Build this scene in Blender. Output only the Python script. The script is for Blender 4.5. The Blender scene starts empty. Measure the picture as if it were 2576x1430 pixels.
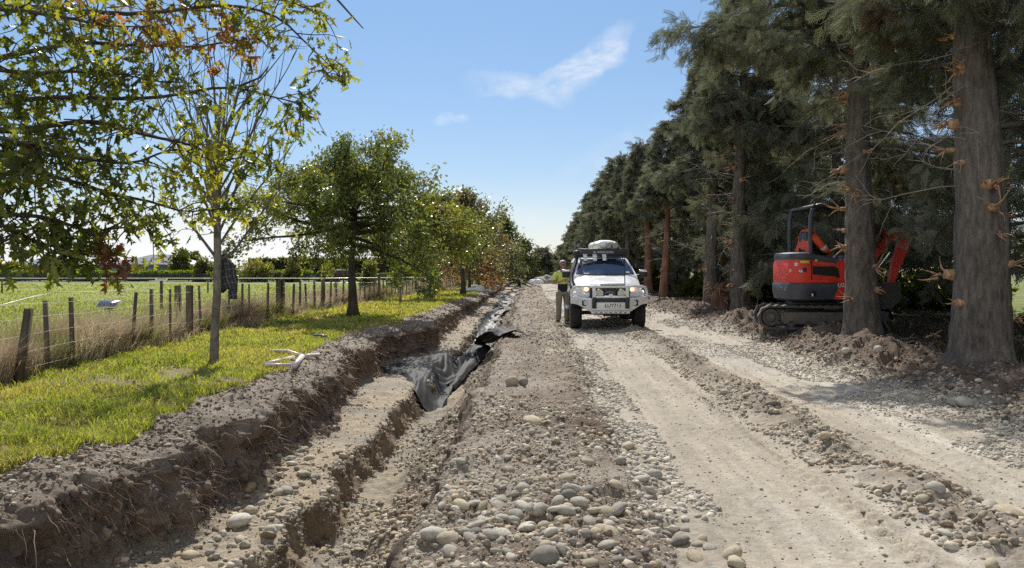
import bpy, math, random
import numpy as np
from mathutils import Vector, Matrix, Euler

rng = np.random.default_rng(11)
random.seed(11)
R = math.radians
scene = bpy.context.scene
COL = scene.collection

# ------------------------------------------------------------------ camera
CAM_H = 1.45
cam_d = bpy.data.cameras.new('camera')
cam = bpy.data.objects.new('camera', cam_d)
COL.objects.link(cam)
cam.location = (0, 0, CAM_H)
cam.rotation_euler = (R(90), 0, 0)
cam_d.sensor_width = 36.0
cam_d.lens = 28.0
cam_d.shift_x = -0.0202
cam_d.shift_y = -0.0134
cam_d.clip_start = 0.05
cam_d.clip_end = 20000
scene.camera = cam
FV = 2576 * 28.0 / 36.0          # focal length in the units the layout was measured in


def at(px, py, Y):
    """place point: measured direction (px, py) at distance Y along the road"""
    return np.array([(px - 1340) / FV * Y, Y, CAM_H - (py - 680) / FV * Y])


# ------------------------------------------------------------------ light
SUN_EL, SUN_AZ = R(47), R(-8)     # azimuth from +Y towards +X
world = bpy.data.worlds.new('World')
scene.world = world
world.use_nodes = True
wt = world.node_tree
wt.nodes.clear()
w_out = wt.nodes.new('ShaderNodeOutputWorld')
w_bg = wt.nodes.new('ShaderNodeBackground')
w_sky = wt.nodes.new('ShaderNodeTexSky')
w_sky.sky_type = 'NISHITA'
w_sky.sun_disc = False
w_sky.sun_elevation = SUN_EL
w_sky.sun_rotation = SUN_AZ
w_sky.air_density = 1.0
w_sky.dust_density = 0.1
w_sky.ozone_density = 2.0
w_bg.inputs['Strength'].default_value = 0.112


def wnode(t, **kw):
    n = wt.nodes.new(t)
    for k, v in kw.items():
        setattr(n, k, v)
    return n


def wmath(op, a, b=None, c=None):
    n = wnode('ShaderNodeMath', operation=op)
    for i, v in enumerate((a, b, c)):
        if v is None:
            continue
        if isinstance(v, (int, float)):
            n.inputs[i].default_value = v
        else:
            wt.links.new(v, n.inputs[i])
    return n.outputs[0]


# thin clouds of the sky: directions mapped on a flat cloud layer high above
w_tc = wnode('ShaderNodeTexCoord')
w_sep = wnode('ShaderNodeSeparateXYZ')
wt.links.new(w_tc.outputs['Generated'], w_sep.inputs[0])
gx, gy, gz = w_sep.outputs
gyc = wmath('MAXIMUM', gy, 0.02)
ax = wmath('DIVIDE', gx, gyc)     # tangent coordinates round the road direction
az = wmath('DIVIDE', gz, gyc)
w_comb = wnode('ShaderNodeCombineXYZ')
wt.links.new(ax, w_comb.inputs[0])
wt.links.new(az, w_comb.inputs[1])


def wnoise(scale, detail, rough, stretch=(1, 1, 1), rot=0.0, dist=0.0):
    m = wnode('ShaderNodeMapping')
    m.inputs['Scale'].default_value = stretch
    m.inputs['Rotation'].default_value = (0, 0, rot)
    wt.links.new(w_comb.outputs[0], m.inputs[0])
    n = wnode('ShaderNodeTexNoise')
    n.inputs['Scale'].default_value = scale
    n.inputs['Detail'].default_value = detail
    n.inputs['Roughness'].default_value = rough
    n.inputs['Distortion'].default_value = dist
    wt.links.new(m.outputs[0], n.inputs['Vector'])
    return n.outputs['Fac']


wob_a = wmath('MULTIPLY_ADD', wnoise(11.0, 5.0, .6, (1, 1.4, 1), .3), .07, -.035)
wob_b = wmath('MULTIPLY_ADD', wnoise(13.0, 5.0, .6, (1.2, 1, 1), 1.1), .05, -.025)
axw, azw = wmath('ADD', ax, wob_a), wmath('ADD', az, wob_b)


def streak(cx, cz, ang, la, lb, amp):
    """soft elongated cloud patch"""
    dx = wmath('SUBTRACT', axw, cx)
    dz = wmath('SUBTRACT', azw, cz)
    ca, sa = math.cos(ang), math.sin(ang)
    u = wmath('ADD', wmath('MULTIPLY', dx, ca / la), wmath('MULTIPLY', dz, sa / la))
    v = wmath('ADD', wmath('MULTIPLY', dx, -sa / lb), wmath('MULTIPLY', dz, ca / lb))
    d = wmath('ADD', wmath('MULTIPLY', u, u), wmath('MULTIPLY', v, v))
    e = wmath('SUBTRACT', 1.0, wmath('MINIMUM', d, 1.0))
    return wmath('MULTIPLY', e, amp)


patches = [streak(.086, .272, .72, .058, .024, .95), streak(.05, .247, .40, .075, .022, .95), streak(.005, .231, .10, .085, .018, .75),
           streak(-.015, .232, -.12, .075, .022, .5), streak(-.102, .19, .12, .028, .007, .6), streak(.10, .15, .55, .10, .022, .2)]
pm = patches[0]
for p in patches[1:]:
    pm = wmath('MAXIMUM', pm, p)
n1 = wnoise(15.0, 8.0, .66, (1.0, 1.8, 1), -.45, .6)
cl = wmath('MULTIPLY', pm, wmath('MULTIPLY_ADD', n1, 2.3, -.72))
# low cloud bank over the horizon, mostly to the left and behind the far trees
n2 = wnoise(4.2, 6.0, .55, (1.0, 2.6, 1), 0.0, .3)
bank = wmath('MULTIPLY_ADD', az, -9.0, 1.05)
bank = wmath('MINIMUM', wmath('MAXIMUM', bank, 0.0), 1.0)
side = wmath('MINIMUM', wmath('MAXIMUM', wmath('MULTIPLY_ADD', ax, -1.3, .55), .35), 1.0)
bank = wmath('MULTIPLY', wmath('MULTIPLY', bank, side), wmath('MULTIPLY_ADD', n2, 4.2, -1.25))
cl = wmath('MAXIMUM', cl, bank)
# unseen cloud added behind the camera to brighten the shaded sides facing it
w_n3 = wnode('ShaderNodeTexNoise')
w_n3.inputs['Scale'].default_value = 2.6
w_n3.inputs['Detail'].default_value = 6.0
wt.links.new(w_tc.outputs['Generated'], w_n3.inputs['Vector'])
added_cloud = wmath('MINIMUM', wmath('MAXIMUM', wmath('MULTIPLY_ADD', gy, -2.5, -.1), 0.0), 1.0)
added_cloud = wmath('MULTIPLY', added_cloud, wmath('MINIMUM', wmath('MAXIMUM', wmath('MULTIPLY_ADD', w_n3.outputs['Fac'], 6.0, -2.3), 0.0), 1.0))
cl = wmath('MAXIMUM', cl, added_cloud)
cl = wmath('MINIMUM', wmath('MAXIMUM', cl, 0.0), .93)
w_mix = wnode('ShaderNodeMix', data_type='RGBA')
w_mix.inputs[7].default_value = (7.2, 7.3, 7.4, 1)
wt.links.new(cl, w_mix.inputs[0])
w_tint = wnode('ShaderNodeMix', data_type='RGBA', blend_type='MULTIPLY')
w_tint.inputs[0].default_value = 1.0
w_grad = wnode('ShaderNodeMix', data_type='RGBA')
wt.links.new(wmath('MINIMUM', wmath('MAXIMUM', wmath('MULTIPLY_ADD', gz, 3.4, -.1), 0.0), 1.0), w_grad.inputs[0])
w_grad.inputs[6].default_value = (.62, .60, .66, 1)
w_grad.inputs[7].default_value = (.74, .80, .82, 1)
wt.links.new(w_grad.outputs[2], w_tint.inputs[7])
wt.links.new(w_sky.outputs[0], w_tint.inputs[6])
wt.links.new(w_tint.outputs[2], w_mix.inputs[6])
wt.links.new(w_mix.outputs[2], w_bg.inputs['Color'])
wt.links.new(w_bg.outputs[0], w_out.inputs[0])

sun_d = bpy.data.lights.new('sun', 'SUN')
sun_d.energy = 5.0
sun_d.angle = R(0.55)
sun_d.color = (1.0, 0.95, 0.87)
sun = bpy.data.objects.new('sun', sun_d)
COL.objects.link(sun)
sd = Vector((math.sin(SUN_AZ) * math.cos(SUN_EL), math.cos(SUN_AZ) * math.cos(SUN_EL), math.sin(SUN_EL)))
sun.rotation_euler = sd.to_track_quat('Z', 'Y').to_euler()
sun.location = sd * 60

scene.view_settings.view_transform = 'Standard'
scene.view_settings.look = 'None'
scene.view_settings.gamma = 1.0
scene.view_settings.exposure = 0.3
scene.render.engine = 'CYCLES'
scene.cycles.use_adaptive_sampling = True
scene.cycles.adaptive_threshold = 0.008
scene.cycles.use_denoising = False
scene.cycles.max_bounces = 7
scene.cycles.diffuse_bounces = 4
scene.cycles.glossy_bounces = 2
scene.cycles.transmission_bounces = 4
scene.cycles.transparent_max_bounces = 6
scene.cycles.caustics_reflective = False
scene.cycles.caustics_refractive = False


# ------------------------------------------------------------------ noise
def _h(ix, iy, iz, seed):
    h = (ix.astype(np.int64) * 374761393 + iy.astype(np.int64) * 668265263 + iz.astype(np.int64) * 2147483647 + seed * 974711) & 0xffffffff
    h = ((h ^ (h >> 13)) * 1274126177) & 0xffffffff
    h = ((h ^ (h >> 16)) * 2246822519) & 0xffffffff
    return ((h ^ (h >> 15)) & 0xffffff) / float(0xffffff) * 2 - 1


def vn(x, y, seed=0):
    x = np.asarray(x, float); y = np.asarray(y, float)
    x, y = np.broadcast_arrays(x, y)
    ix = np.floor(x); iy = np.floor(y)
    fx = x - ix; fy = y - iy
    fx = fx * fx * (3 - 2 * fx); fy = fy * fy * (3 - 2 * fy)
    ix = ix.astype(np.int64); iy = iy.astype(np.int64); o = np.zeros_like(ix)
    a = _h(ix, iy, o, seed); b = _h(ix + 1, iy, o, seed)
    c = _h(ix, iy + 1, o, seed); d = _h(ix + 1, iy + 1, o, seed)
    return (a + (b - a) * fx) * (1 - fy) + (c + (d - c) * fx) * fy


def fbm(x, y, octv=4, seed=0, gain=.5):
    s = 0; a = 1; t = 0
    for i in range(octv):
        s = s + a * vn(x * 2 ** i + 17.3 * i, y * 2 ** i - 9.1 * i, seed + i)
        t += a; a *= gain
    return s / t


def sstep(x, a, b):
    t = np.clip((np.asarray(x, float) - a) / (b - a), 0, 1)
    return t * t * (3 - 2 * t)


# ------------------------------------------------------------------ mesh helpers
class MB:
    """collects vertices, faces and point colours, then links ONE mesh object"""
    def __init__(self):
        self.v = []; self.f = []; self.c = []; self.m = []; self.n = 0

    def add(self, v, f, col=None, mi=0):
        v = np.asarray(v, float).reshape(-1, 3)
        if isinstance(f, np.ndarray):
            fs = [f]
        else:
            d = {}
            for q in f:
                d.setdefault(len(q), []).append(q)
            fs = [np.array(x) for x in d.values()]
        for q in fs:
            if len(q):
                self.f.append(q.astype(np.int64) + self.n)
                self.m.append(np.full(len(q), mi, np.int32))
        if col is None:
            col = (1, 1, 1)
        col = np.asarray(col, float)
        if col.ndim == 1:
            col = np.tile(col[:3], (len(v), 1))
        self.v.append(v); self.c.append(col); self.n += len(v)
        return self

    def mesh(self, name, mats, smooth=True):
        me = bpy.data.meshes.new(name)
        v = np.concatenate(self.v) if self.v else np.zeros((0, 3))
        c = np.concatenate(self.c) if self.c else np.zeros((0, 3))
        me.vertices.add(len(v))
        me.vertices.foreach_set('co', v.astype(np.float32).ravel())
        tot = sum(len(q) for q in self.f)
        loops = np.concatenate([q.ravel() for q in self.f]).astype(np.int32)
        size = np.concatenate([np.full(len(q), q.shape[1], np.int32) for q in self.f])
        start = np.concatenate([[0], np.cumsum(size)[:-1]]).astype(np.int32)
        me.loops.add(len(loops))
        me.loops.foreach_set('vertex_index', loops)
        me.polygons.add(tot)
        me.polygons.foreach_set('loop_start', start)
        me.polygons.foreach_set('material_index', np.concatenate(self.m))
        me.polygons.foreach_set('use_smooth', np.full(tot, smooth, bool))
        at_ = me.color_attributes.new('Col', 'FLOAT_COLOR', 'POINT')
        rgba = np.ones((len(v), 4), np.float32); rgba[:, :3] = c
        at_.data.foreach_set('color', rgba.ravel())
        for m in (mats if isinstance(mats, (list, tuple)) else [mats]):
            me.materials.append(m)
        me.update(calc_edges=True)
        me.validate()
        return me

    def build(self, name, mats, parent=None, smooth=True, auto=None):
        me = self.mesh(name, mats, smooth)
        o = bpy.data.objects.new(name, me)
        COL.objects.link(o)
        if parent is not None:
            o.parent = parent
        if auto is not None:
            sharp_by_angle(me, auto)
        return o


def sharp_by_angle(me, deg):
    try:
        me.set_sharp_from_angle(angle=R(deg))
    except Exception:
        pass


def tag(o, label=None, cat=None, group=None, kind=None):
    if label: o['label'] = label
    if cat: o['category'] = cat
    if group: o['group'] = group
    if kind: o['kind'] = kind
    return o


def thing(name, label, cat, loc=(0, 0, 0), rz=0.0, group=None):
    o = bpy.data.objects.new(name, None)
    o.empty_display_size = .2
    COL.objects.link(o)
    o.location = loc
    o.rotation_euler = (0, 0, rz)
    return tag(o, label, cat, group)


def copy_tree(o, parent=None):
    c = o.copy(); COL.objects.link(c)
    if parent is not None:
        c.parent = parent
    for ch in list(o.children):
        copy_tree(ch, c)
    return c


def box(cx, cy, cz, sx, sy, sz, rot=None):
    v = np.array([[x, y, z] for x in (-.5, .5) for y in (-.5, .5) for z in (-.5, .5)]) * (sx, sy, sz)
    if rot is not None:
        v = v @ np.array(Euler(rot).to_matrix()).T
    v = v + (cx, cy, cz)
    f = np.array([[0, 1, 3, 2], [4, 6, 7, 5], [0, 4, 5, 1], [2, 3, 7, 6], [0, 2, 6, 4], [1, 5, 7, 3]])
    return v, f


def rbox(cx, cy, cz, sx, sy, sz, b=.02, seg=2, rot=None):
    """box with rounded edges (bevelled)"""
    import bmesh
    bm = bmesh.new()
    bmesh.ops.create_cube(bm, size=1.0)
    for v in bm.verts:
        v.co = Vector((v.co.x * sx, v.co.y * sy, v.co.z * sz))
    b = min(b, .49 * min(sx, sy, sz))
    bmesh.ops.bevel(bm, geom=bm.edges[:], offset=b, segments=seg, profile=.5, affect='EDGES')
    v = np.array([x.co[:] for x in bm.verts]); bm.verts.index_update()
    f = [[x.index for x in q.verts] for q in bm.faces]
    bm.free()
    if rot is not None:
        v = v @ np.array(Euler(rot).to_matrix()).T
    return v + (cx, cy, cz), f


def tube(pts, rad, n=8, cap=True, twist=0.0):
    pts = np.asarray(pts, float); k = len(pts)
    rad = np.broadcast_to(np.asarray(rad, float), (k,))
    t = np.gradient(pts, axis=0)
    t /= np.linalg.norm(t, axis=1)[:, None] + 1e-12
    ref = np.array([0, 0, 1.0]) if abs(t[0][2]) < .9 else np.array([1.0, 0, 0])
    a = np.cross(t[0], ref); a /= np.linalg.norm(a)
    A = [a]
    for i in range(1, k):
        a = A[-1] - t[i] * np.dot(A[-1], t[i])
        a /= np.linalg.norm(a) + 1e-12
        A.append(a)
    A = np.array(A); B = np.cross(t, A)
    th = np.arange(n) / n * 2 * np.pi + twist
    ring = A[:, None] * np.cos(th)[None, :, None] + B[:, None] * np.sin(th)[None, :, None]
    v = (pts[:, None] + ring * rad[:, None, None]).reshape(-1, 3)
    i = np.arange(k - 1)[:, None] * n; j = np.arange(n)[None]; j2 = (j + 1) % n
    f = np.stack([i + j, i + j2, i + n + j2, i + n + j], -1).reshape(-1, 4)
    fs = f.tolist()
    if cap:
        fs.append(list(range(n - 1, -1, -1))); fs.append(list(range((k - 1) * n, k * n)))
    return v, fs


def lathe(prof, n=20, axis='Z'):
    """prof: list of (r, h)"""
    prof = np.array(prof, float); k = len(prof)
    th = np.arange(n) / n * 2 * np.pi
    v = np.stack([prof[:, 0][:, None] * np.cos(th), prof[:, 0][:, None] * np.sin(th), np.repeat(prof[:, 1][:, None], n, 1)], -1).reshape(-1, 3)
    i = np.arange(k - 1)[:, None] * n; j = np.arange(n)[None]; j2 = (j + 1) % n
    f = np.stack([i + j, i + j2, i + n + j2, i + n + j], -1).reshape(-1, 4).tolist()
    f.append(list(range(n - 1, -1, -1))); f.append(list(range((k - 1) * n, k * n)))
    if axis == 'X':
        v = v[:, [2, 0, 1]]
    elif axis == 'Y':
        v = v[:, [1, 2, 0]]
    return v, f


def loft(rings, closed=True, caps=True):
    """rings: k x n x 3"""
    rings = np.asarray(rings, float); k, n = rings.shape[:2]
    i = np.arange(k - 1)[:, None] * n
    j = np.arange(n if closed else n - 1)[None]; j2 = (j + 1) % n
    f = np.stack([i + j, i + j2, i + n + j2, i + n + j], -1).reshape(-1, 4).tolist()
    if caps and closed:
        f.append(list(range(n - 1, -1, -1))); f.append(list(range((k - 1) * n, k * n)))
    return rings.reshape(-1, 3), f


def prism(poly, y0, y1, plane='XZ'):
    """extrude a 2D outline between two values of the third axis"""
    poly = np.asarray(poly, float); n = len(poly)
    def lift(val):
        c = np.full(n, val)
        if plane == 'XZ': return np.stack([poly[:, 0], c, poly[:, 1]], 1)
        if plane == 'YZ': return np.stack([c, poly[:, 0], poly[:, 1]], 1)
        return np.stack([poly[:, 0], poly[:, 1], c], 1)
    v = np.concatenate([lift(y0), lift(y1)])
    f = [[i, (i + 1) % n, n + (i + 1) % n, n + i] for i in range(n)]
    f += [list(range(n - 1, -1, -1)), list(range(n, 2 * n))]
    return v, f


_ICO = {}
def ico(sub):
    if sub not in _ICO:
        import bmesh
        bm = bmesh.new()
        bmesh.ops.create_icosphere(bm, subdivisions=sub, radius=1.0)
        bm.verts.index_update()
        _ICO[sub] = (np.array([x.co[:] for x in bm.verts]), np.array([[x.index for x in q.verts] for q in bm.faces]))
        bm.free()
    return _ICO[sub]


def rotmats(ax, ay, az):
    cx, sx, cy, sy, cz, sz = np.cos(ax), np.sin(ax), np.cos(ay), np.sin(ay), np.cos(az), np.sin(az)
    M = np.empty((len(ax), 3, 3))
    M[:, 0] = np.stack([cz * cy, cz * sy * sx - sz * cx, cz * sy * cx + sz * sx], 1)
    M[:, 1] = np.stack([sz * cy, sz * sy * sx + cz * cx, sz * sy * cx - cz * sx], 1)
    M[:, 2] = np.stack([-sy, cy * sx, cy * cx], 1)
    return M


def frames(d, spin):
    """rotation matrices whose local Y axis is direction d (N,3), spun about it"""
    d = d / (np.linalg.norm(d, axis=1)[:, None] + 1e-9)
    ref = np.where(np.abs(d[:, 2:3]) < .95, np.array([[0, 0, 1.0]]), np.array([[1.0, 0, 0]]))
    a = np.cross(d, ref); a /= np.linalg.norm(a, axis=1)[:, None]
    b = np.cross(a, d)
    c, s = np.cos(spin)[:, None], np.sin(spin)[:, None]
    x = a * c + b * s
    z = np.cross(x, d)
    return np.stack([x, d, z], 2)


def stamp(mb, V, F, pos, M, scale, col, mi=0):
    """many transformed copies of one small shape in one mesh (leaves, pebbles, blades)"""
    n = len(pos)
    if n == 0: return
    scale = np.asarray(scale, float)
    if scale.ndim == 1: scale = np.repeat(scale[:, None], 3, 1)
    P = np.einsum('nij,nkj->nki', M, V[None] * scale[:, None]) + pos[:, None]
    k = len(V)
    Fa = (F[None] + (np.arange(n) * k)[:, None, None]).reshape(-1, F.shape[1])
    mb.add(P.reshape(-1, 3), Fa, np.repeat(col, k, 0), mi)


# ------------------------------------------------------------------ materials
class NT:
    def __init__(self, name):
        self.m = bpy.data.materials.new(name)
        self.m.use_nodes = True
        self.t = self.m.node_tree
        self.t.nodes.clear()
        self.out = self.n('ShaderNodeOutputMaterial')

    def n(self, t, **kw):
        x = self.t.nodes.new(t)
        for k, v in kw.items():
            setattr(x, k, v)
        return x

    def l(self, a, b):
        self.t.links.new(a, b)

    def val(self, sock, v):
        if hasattr(v, 'is_linked') or hasattr(v, 'links'):
            self.l(v, sock)
        else:
            sock.default_value = v

    def noise(self, scale, detail=5, rough=.55, stretch=None, coord='Object', dist=0.0):
        tc = self.n('ShaderNodeTexCoord').outputs[coord]
        if stretch:
            mp = self.n('ShaderNodeMapping'); mp.inputs['Scale'].default_value = stretch
            self.l(tc, mp.inputs[0]); tc = mp.outputs[0]
        x = self.n('ShaderNodeTexNoise')
        x.inputs['Scale'].default_value = scale; x.inputs['Detail'].default_value = detail
        x.inputs['Roughness'].default_value = rough; x.inputs['Distortion'].default_value = dist
        self.l(tc, x.inputs['Vector'])
        return x.outputs['Fac']

    def ramp(self, fac, stops):
        x = self.n('ShaderNodeValToRGB')
        e = x.color_ramp.elements
        while len(e) < len(stops): e.new(.5)
        for q, (p, c) in zip(e, stops):
            q.position = p; q.color = (c[0], c[1], c[2], 1) if not isinstance(c, (int, float)) else (c, c, c, 1)
        self.l(fac, x.inputs[0])
        return x.outputs[0]

    def mix(self, fac, a, b, blend='MIX'):
        x = self.n('ShaderNodeMix', data_type='RGBA', blend_type=blend)
        self.val(x.inputs[0], fac)
        for s, v in ((x.inputs[6], a), (x.inputs[7], b)):
            if isinstance(v, tuple): s.default_value = (v[0], v[1], v[2], 1)
            else: self.l(v, s)
        return x.outputs[2]

    def col(self):
        return self.n('ShaderNodeVertexColor', layer_name='Col').outputs[0]

    def bump(self, h, dist=.01, strength=.6):
        x = self.n('ShaderNodeBump')
        x.inputs['Strength'].default_value = strength; x.inputs['Distance'].default_value = dist
        self.l(h, x.inputs['Height'])
        return x.outputs[0]

    def pbr(self, color, rough=.6, metal=0.0, spec=.5, normal=None, coat=0.0, emit=None, estr=0.0, alpha=None):
        b = self.n('ShaderNodeBsdfPrincipled')
        if isinstance(color, tuple): b.inputs['Base Color'].default_value = (color[0], color[1], color[2], 1)
        else: self.l(color, b.inputs['Base Color'])
        self.val(b.inputs['Roughness'], rough); b.inputs['Metallic'].default_value = metal
        b.inputs['Specular IOR Level'].default_value = spec
        b.inputs['Coat Weight'].default_value = coat
        if normal is not None: self.l(normal, b.inputs['Normal'])
        if emit:
            b.inputs['Emission Color'].default_value = (*emit, 1); b.inputs['Emission Strength'].default_value = estr
        self.b = b
        return b.outputs[0]

    def done(self, sh):
        self.l(sh, self.out.inputs[0])
        return self.m


def mat(name, color, rough=.6, metal=0.0, spec=.5, var=.12, scale=6.0, bump=0.0, bscale=40.0, coat=0.0, stretch=None, emit=None, estr=0.0, vcol=False):
    t = NT(name)
    f = t.noise(scale, 5, .6, stretch)
    lo = tuple(max(0, c * (1 - var)) for c in color); hi = tuple(min(1, c * (1 + var)) for c in color)
    c = t.ramp(f, [(.3, lo), (.7, hi)])
    if vcol:
        c = t.mix(1.0, c, t.col(), 'MULTIPLY')
    r = t.ramp(t.noise(scale * 2.3, 4), [(.3, max(.03, rough - .08)), (.7, min(1, rough + .1))])
    nb = t.bump(t.noise(bscale, 5, .6, stretch), .01, bump) if bump else None
    return t.done(t.pbr(c, r, metal, spec, nb, coat, emit, estr))


def leaf_mat(name, trans=.45, rough=.45, spec=.4, tint=(1.25, 1.2, .5)):
    t = NT(name)
    c = t.mix(.25, t.col(), t.mix(1.0, t.col(), t.ramp(t.noise(3.0, 4), [(.3, .55), (.7, 1.5)]), 'MULTIPLY'))
    a = t.pbr(c, rough, 0, spec)
    tr = t.n('ShaderNodeBsdfTranslucent')
    t.l(t.mix(1.0, c, tint, 'MULTIPLY'), tr.inputs[0])
    m = t.n('ShaderNodeMixShader'); m.inputs[0].default_value = trans
    t.l(a, m.inputs[1]); t.l(tr.outputs[0], m.inputs[2])
    return t.done(m.outputs[0])
# ------------------------------------------------------------------ terrain: one continuous sheet to the horizon
_PU = np.array([-40, -9, -7, -6.2, -4.5, -3.3, -2.95, -2.62, -2.50, -2.35, -2.20, -2.12, -1.98, -1.92, -1.85, -1.78, -1.70, -1.5, -1.2, -.95,
                -.86, -.80, -.74, -.6, -.1, .45, .6, .75, .95, 2.1, 2.3, 2.5, 2.7, 2.95, 3.8, 4.4, 4.8, 5.2, 5.7, 6.5, 9, 14, 40])
_PX = np.array([-40, -9, -7, -6.2, -4.5, -3.3, -3.05, -2.76, -2.66, -2.73, -2.66, -2.55, -2.0, -1.94, -1.91, -1.83, -1.70, -1.5, -1.22, -.93,
                -.82, -.76, -.68, -.6, -.1, .45, .6, .75, .95, 2.1, 2.3, 2.5, 2.7, 2.95, 3.8, 4.4, 4.8, 5.2, 5.7, 6.5, 9, 14, 40])
_PZ = np.array([0, 0, .12, .2, .22, .20, .17, .12, .03, -.17, -.40, -.49, -.52, -.56, -.70, -.86, -.90, -.89, -.72, -.53,
                -.40, -.22, -.08, 0, .05, .05, .02, -.05, -.06, -.05, 0, .035, 0, -.05, -.04, .0, .10, .24, .24, .2, .2, .2, .1])
_RU = np.array([-60, -9, -6.5, -5, -3.3, -2.9, -2.55, -2.3, -2.1, -1.95, -1.8, -1.6, -1.2, -.8, -.6, .5, .7, 1, 2.1, 2.4, 2.6, 2.9, 3.8, 4.3, 5, 6, 8, 14, 60])
_RA = np.array([.10, .06, .05, .05, .045, .05, .055, .045, .05, .05, .06, .06, .10, .07, .06, .055, .05, .014, .014, .07, .07, .016, .016, .04, .13, .10, .07, .07, .1])
_WU = np.array([-5, -3, -2.6, -2.2, -1.95, -1.2, -.8, .2, .7, 1.2, 2.5, 3.6, 4.6, 5.4, 7])
_WA = np.array([0, .10, .20, .18, .10, .09, .09, .05, .09, .04, .10, .05, .16, .1, 0])


def P(u, y, micro=True):
    u = np.asarray(u, float); y = np.asarray(y, float)
    u, y = np.broadcast_arrays(u, y)
    x = np.interp(u, _PU, _PX); z = np.interp(u, _PU, _PZ)
    x = np.where(np.abs(u) >= 40, u, x)
    w = np.interp(u, _WU, _WA, left=0, right=0)
    W = w * (1.0 * vn(y * .42, u * .35, 3) + .75 * vn(y * 1.35, u * .5, 4) + .5 * vn(y * 3.1, u * .9, 5) + .28 * vn(y * 7.5, u * 1.6, 6))
    x = x + W - .42 * np.exp(-((y - 14.6) / 2.3) ** 2) * sstep(u, -3.9, -3.1) * (1 - sstep(u, -2.12, -1.98))
    deep = 1 - .45 * sstep(y, 17, 45)
    z = np.where((u > -2.9) & (u < -.6), z * deep, z)
    z = z - .14 * sstep(y, 22, 48) * sstep(-u, 2.6, 3.4)
    if micro:
        a = np.interp(u, _RU, _RA)
        n = .75 * vn(x * 1.6, y * 1.6, 20) + .6 * vn(x * 4, y * 3.5, 21) + .4 * vn(x * 9, y * 9, 22) + .25 * vn(x * 21, y * 21, 23) + .14 * vn(x * 47, y * 47, 24)
        z = z + a * n
        # crumbly wall faces: push sideways with height-dependent noise
        wl = np.maximum.reduce([sstep(u, -2.72, -2.55) * (1 - sstep(u, -2.2, -2.05)), sstep(u, -1.99, -1.92) * (1 - sstep(u, -1.78, -1.7)),
                                .8 * sstep(u, -1.0, -.88) * (1 - sstep(u, -.7, -.6))])
        lo = np.where(u < -2, 1.0, .5)
        x = x + wl * lo * (.10 * vn(y * 3.2, z * 4, 30) + .06 * vn(y * 8, z * 9, 31) + .035 * vn(y * 19, z * 22, 32) + .02 * vn(y * 43, z * 45, 33))
        # soil heaps on the right-hand bank
        hp = .12 * np.exp(-((x - 5.0) / .55) ** 2 - ((y - 13.6) / .6) ** 2) + .26 * np.exp(-((x - 4.9) / .5) ** 2 - ((y - 19.3) / 1.1) ** 2) \
            + .16 * np.exp(-((x - 5.2) / .5) ** 2 - ((y - 12.2) / .7) ** 2) + .3 * np.exp(-((x - 6.1) / .6) ** 2 - ((y - 15.4) / .6) ** 2) \
            + .2 * np.exp(-((x - 5.2) / .5) ** 2 - ((y - 25) / 2.) ** 2) + .18 * np.exp(-((x - 5.2) / .6) ** 2 - ((y - 9.3) / .8) ** 2)
        z = z + .75 * hp * (1 + .5 * vn(x * 5, y * 5, 40))
        # tyre tracks and lug prints on the road
        rd = sstep(u, .9, 1.1) * (1 - sstep(u, 4.0, 4.4))
        z = z + rd * (.008 * np.sin(x * 21 + .8 * vn(y * .3, x, 50)) * (vn(x * .8, y * .12, 51) > -.1) - .018 * np.exp(-((x - 1.35) / .22) ** 2) - .018 * np.exp(-((x - 3.15) / .25) ** 2))
        lug = np.exp(-((x - 2.02 - .04 * np.sin(y * .5)) / .09) ** 2) * (y < 14)
        z = z + rd * lug * .013 * np.sign(np.sin(y * 42 + 60 * np.abs(x - 2.02)))
        # small scarp line in the trench bed
        z = z - .07 * np.exp(-((u + 1.36 + .07 * vn(y * 1.1, 3, 60)) / .05) ** 2) * (vn(y * .7, 1, 61) > -.45)
    return x, y, z


def ground_z(x, y, micro=True):
    u = np.asarray(x, float)
    for _ in range(3):
        u = u + (x - P(u, y, micro)[0])
    return P(u, y, micro)[2]


def seg(a, b, d):
    return np.linspace(a, b, max(2, int(round(abs(b - a) / d)) + 1))[:-1]


g_u = np.concatenate([-np.geomspace(2500, 60, 14)[:-1], -np.geomspace(60, 9, 46)[:-1], seg(-9, -4.5, .075), seg(-4.5, -3.05, .035), seg(-3.05, -2.0, .0125),
                      seg(-2.0, -1.75, .011), seg(-1.75, -.95, .0165), seg(-.95, -.65, .0115), seg(-.65, 1.0, .017), seg(1.0, 4.4, .024),
                      seg(4.4, 6.5, .035), seg(6.5, 12, .12), np.geomspace(12, 60, 34)[:-1], np.geomspace(60, 2500, 14)])
g_y = np.concatenate([-np.geomspace(60, 2, 8), seg(-1.5, 3.3, .35), np.geomspace(3.3, 110, 760), np.geomspace(116, 6000, 26)])
UU, YY = np.meshgrid(g_u, g_y)
GX, GY, GZ = P(UU, YY)
GZ = np.where(GY > 150, GZ * .3, GZ)


def mixc(a, b, t):
    return a + (np.asarray(b, float) - a) * np.clip(t, 0, 1)[..., None]


def C3(r, g, b, shape):
    return np.broadcast_to(np.array([r, g, b], float), shape + (3,)).copy()


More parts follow.
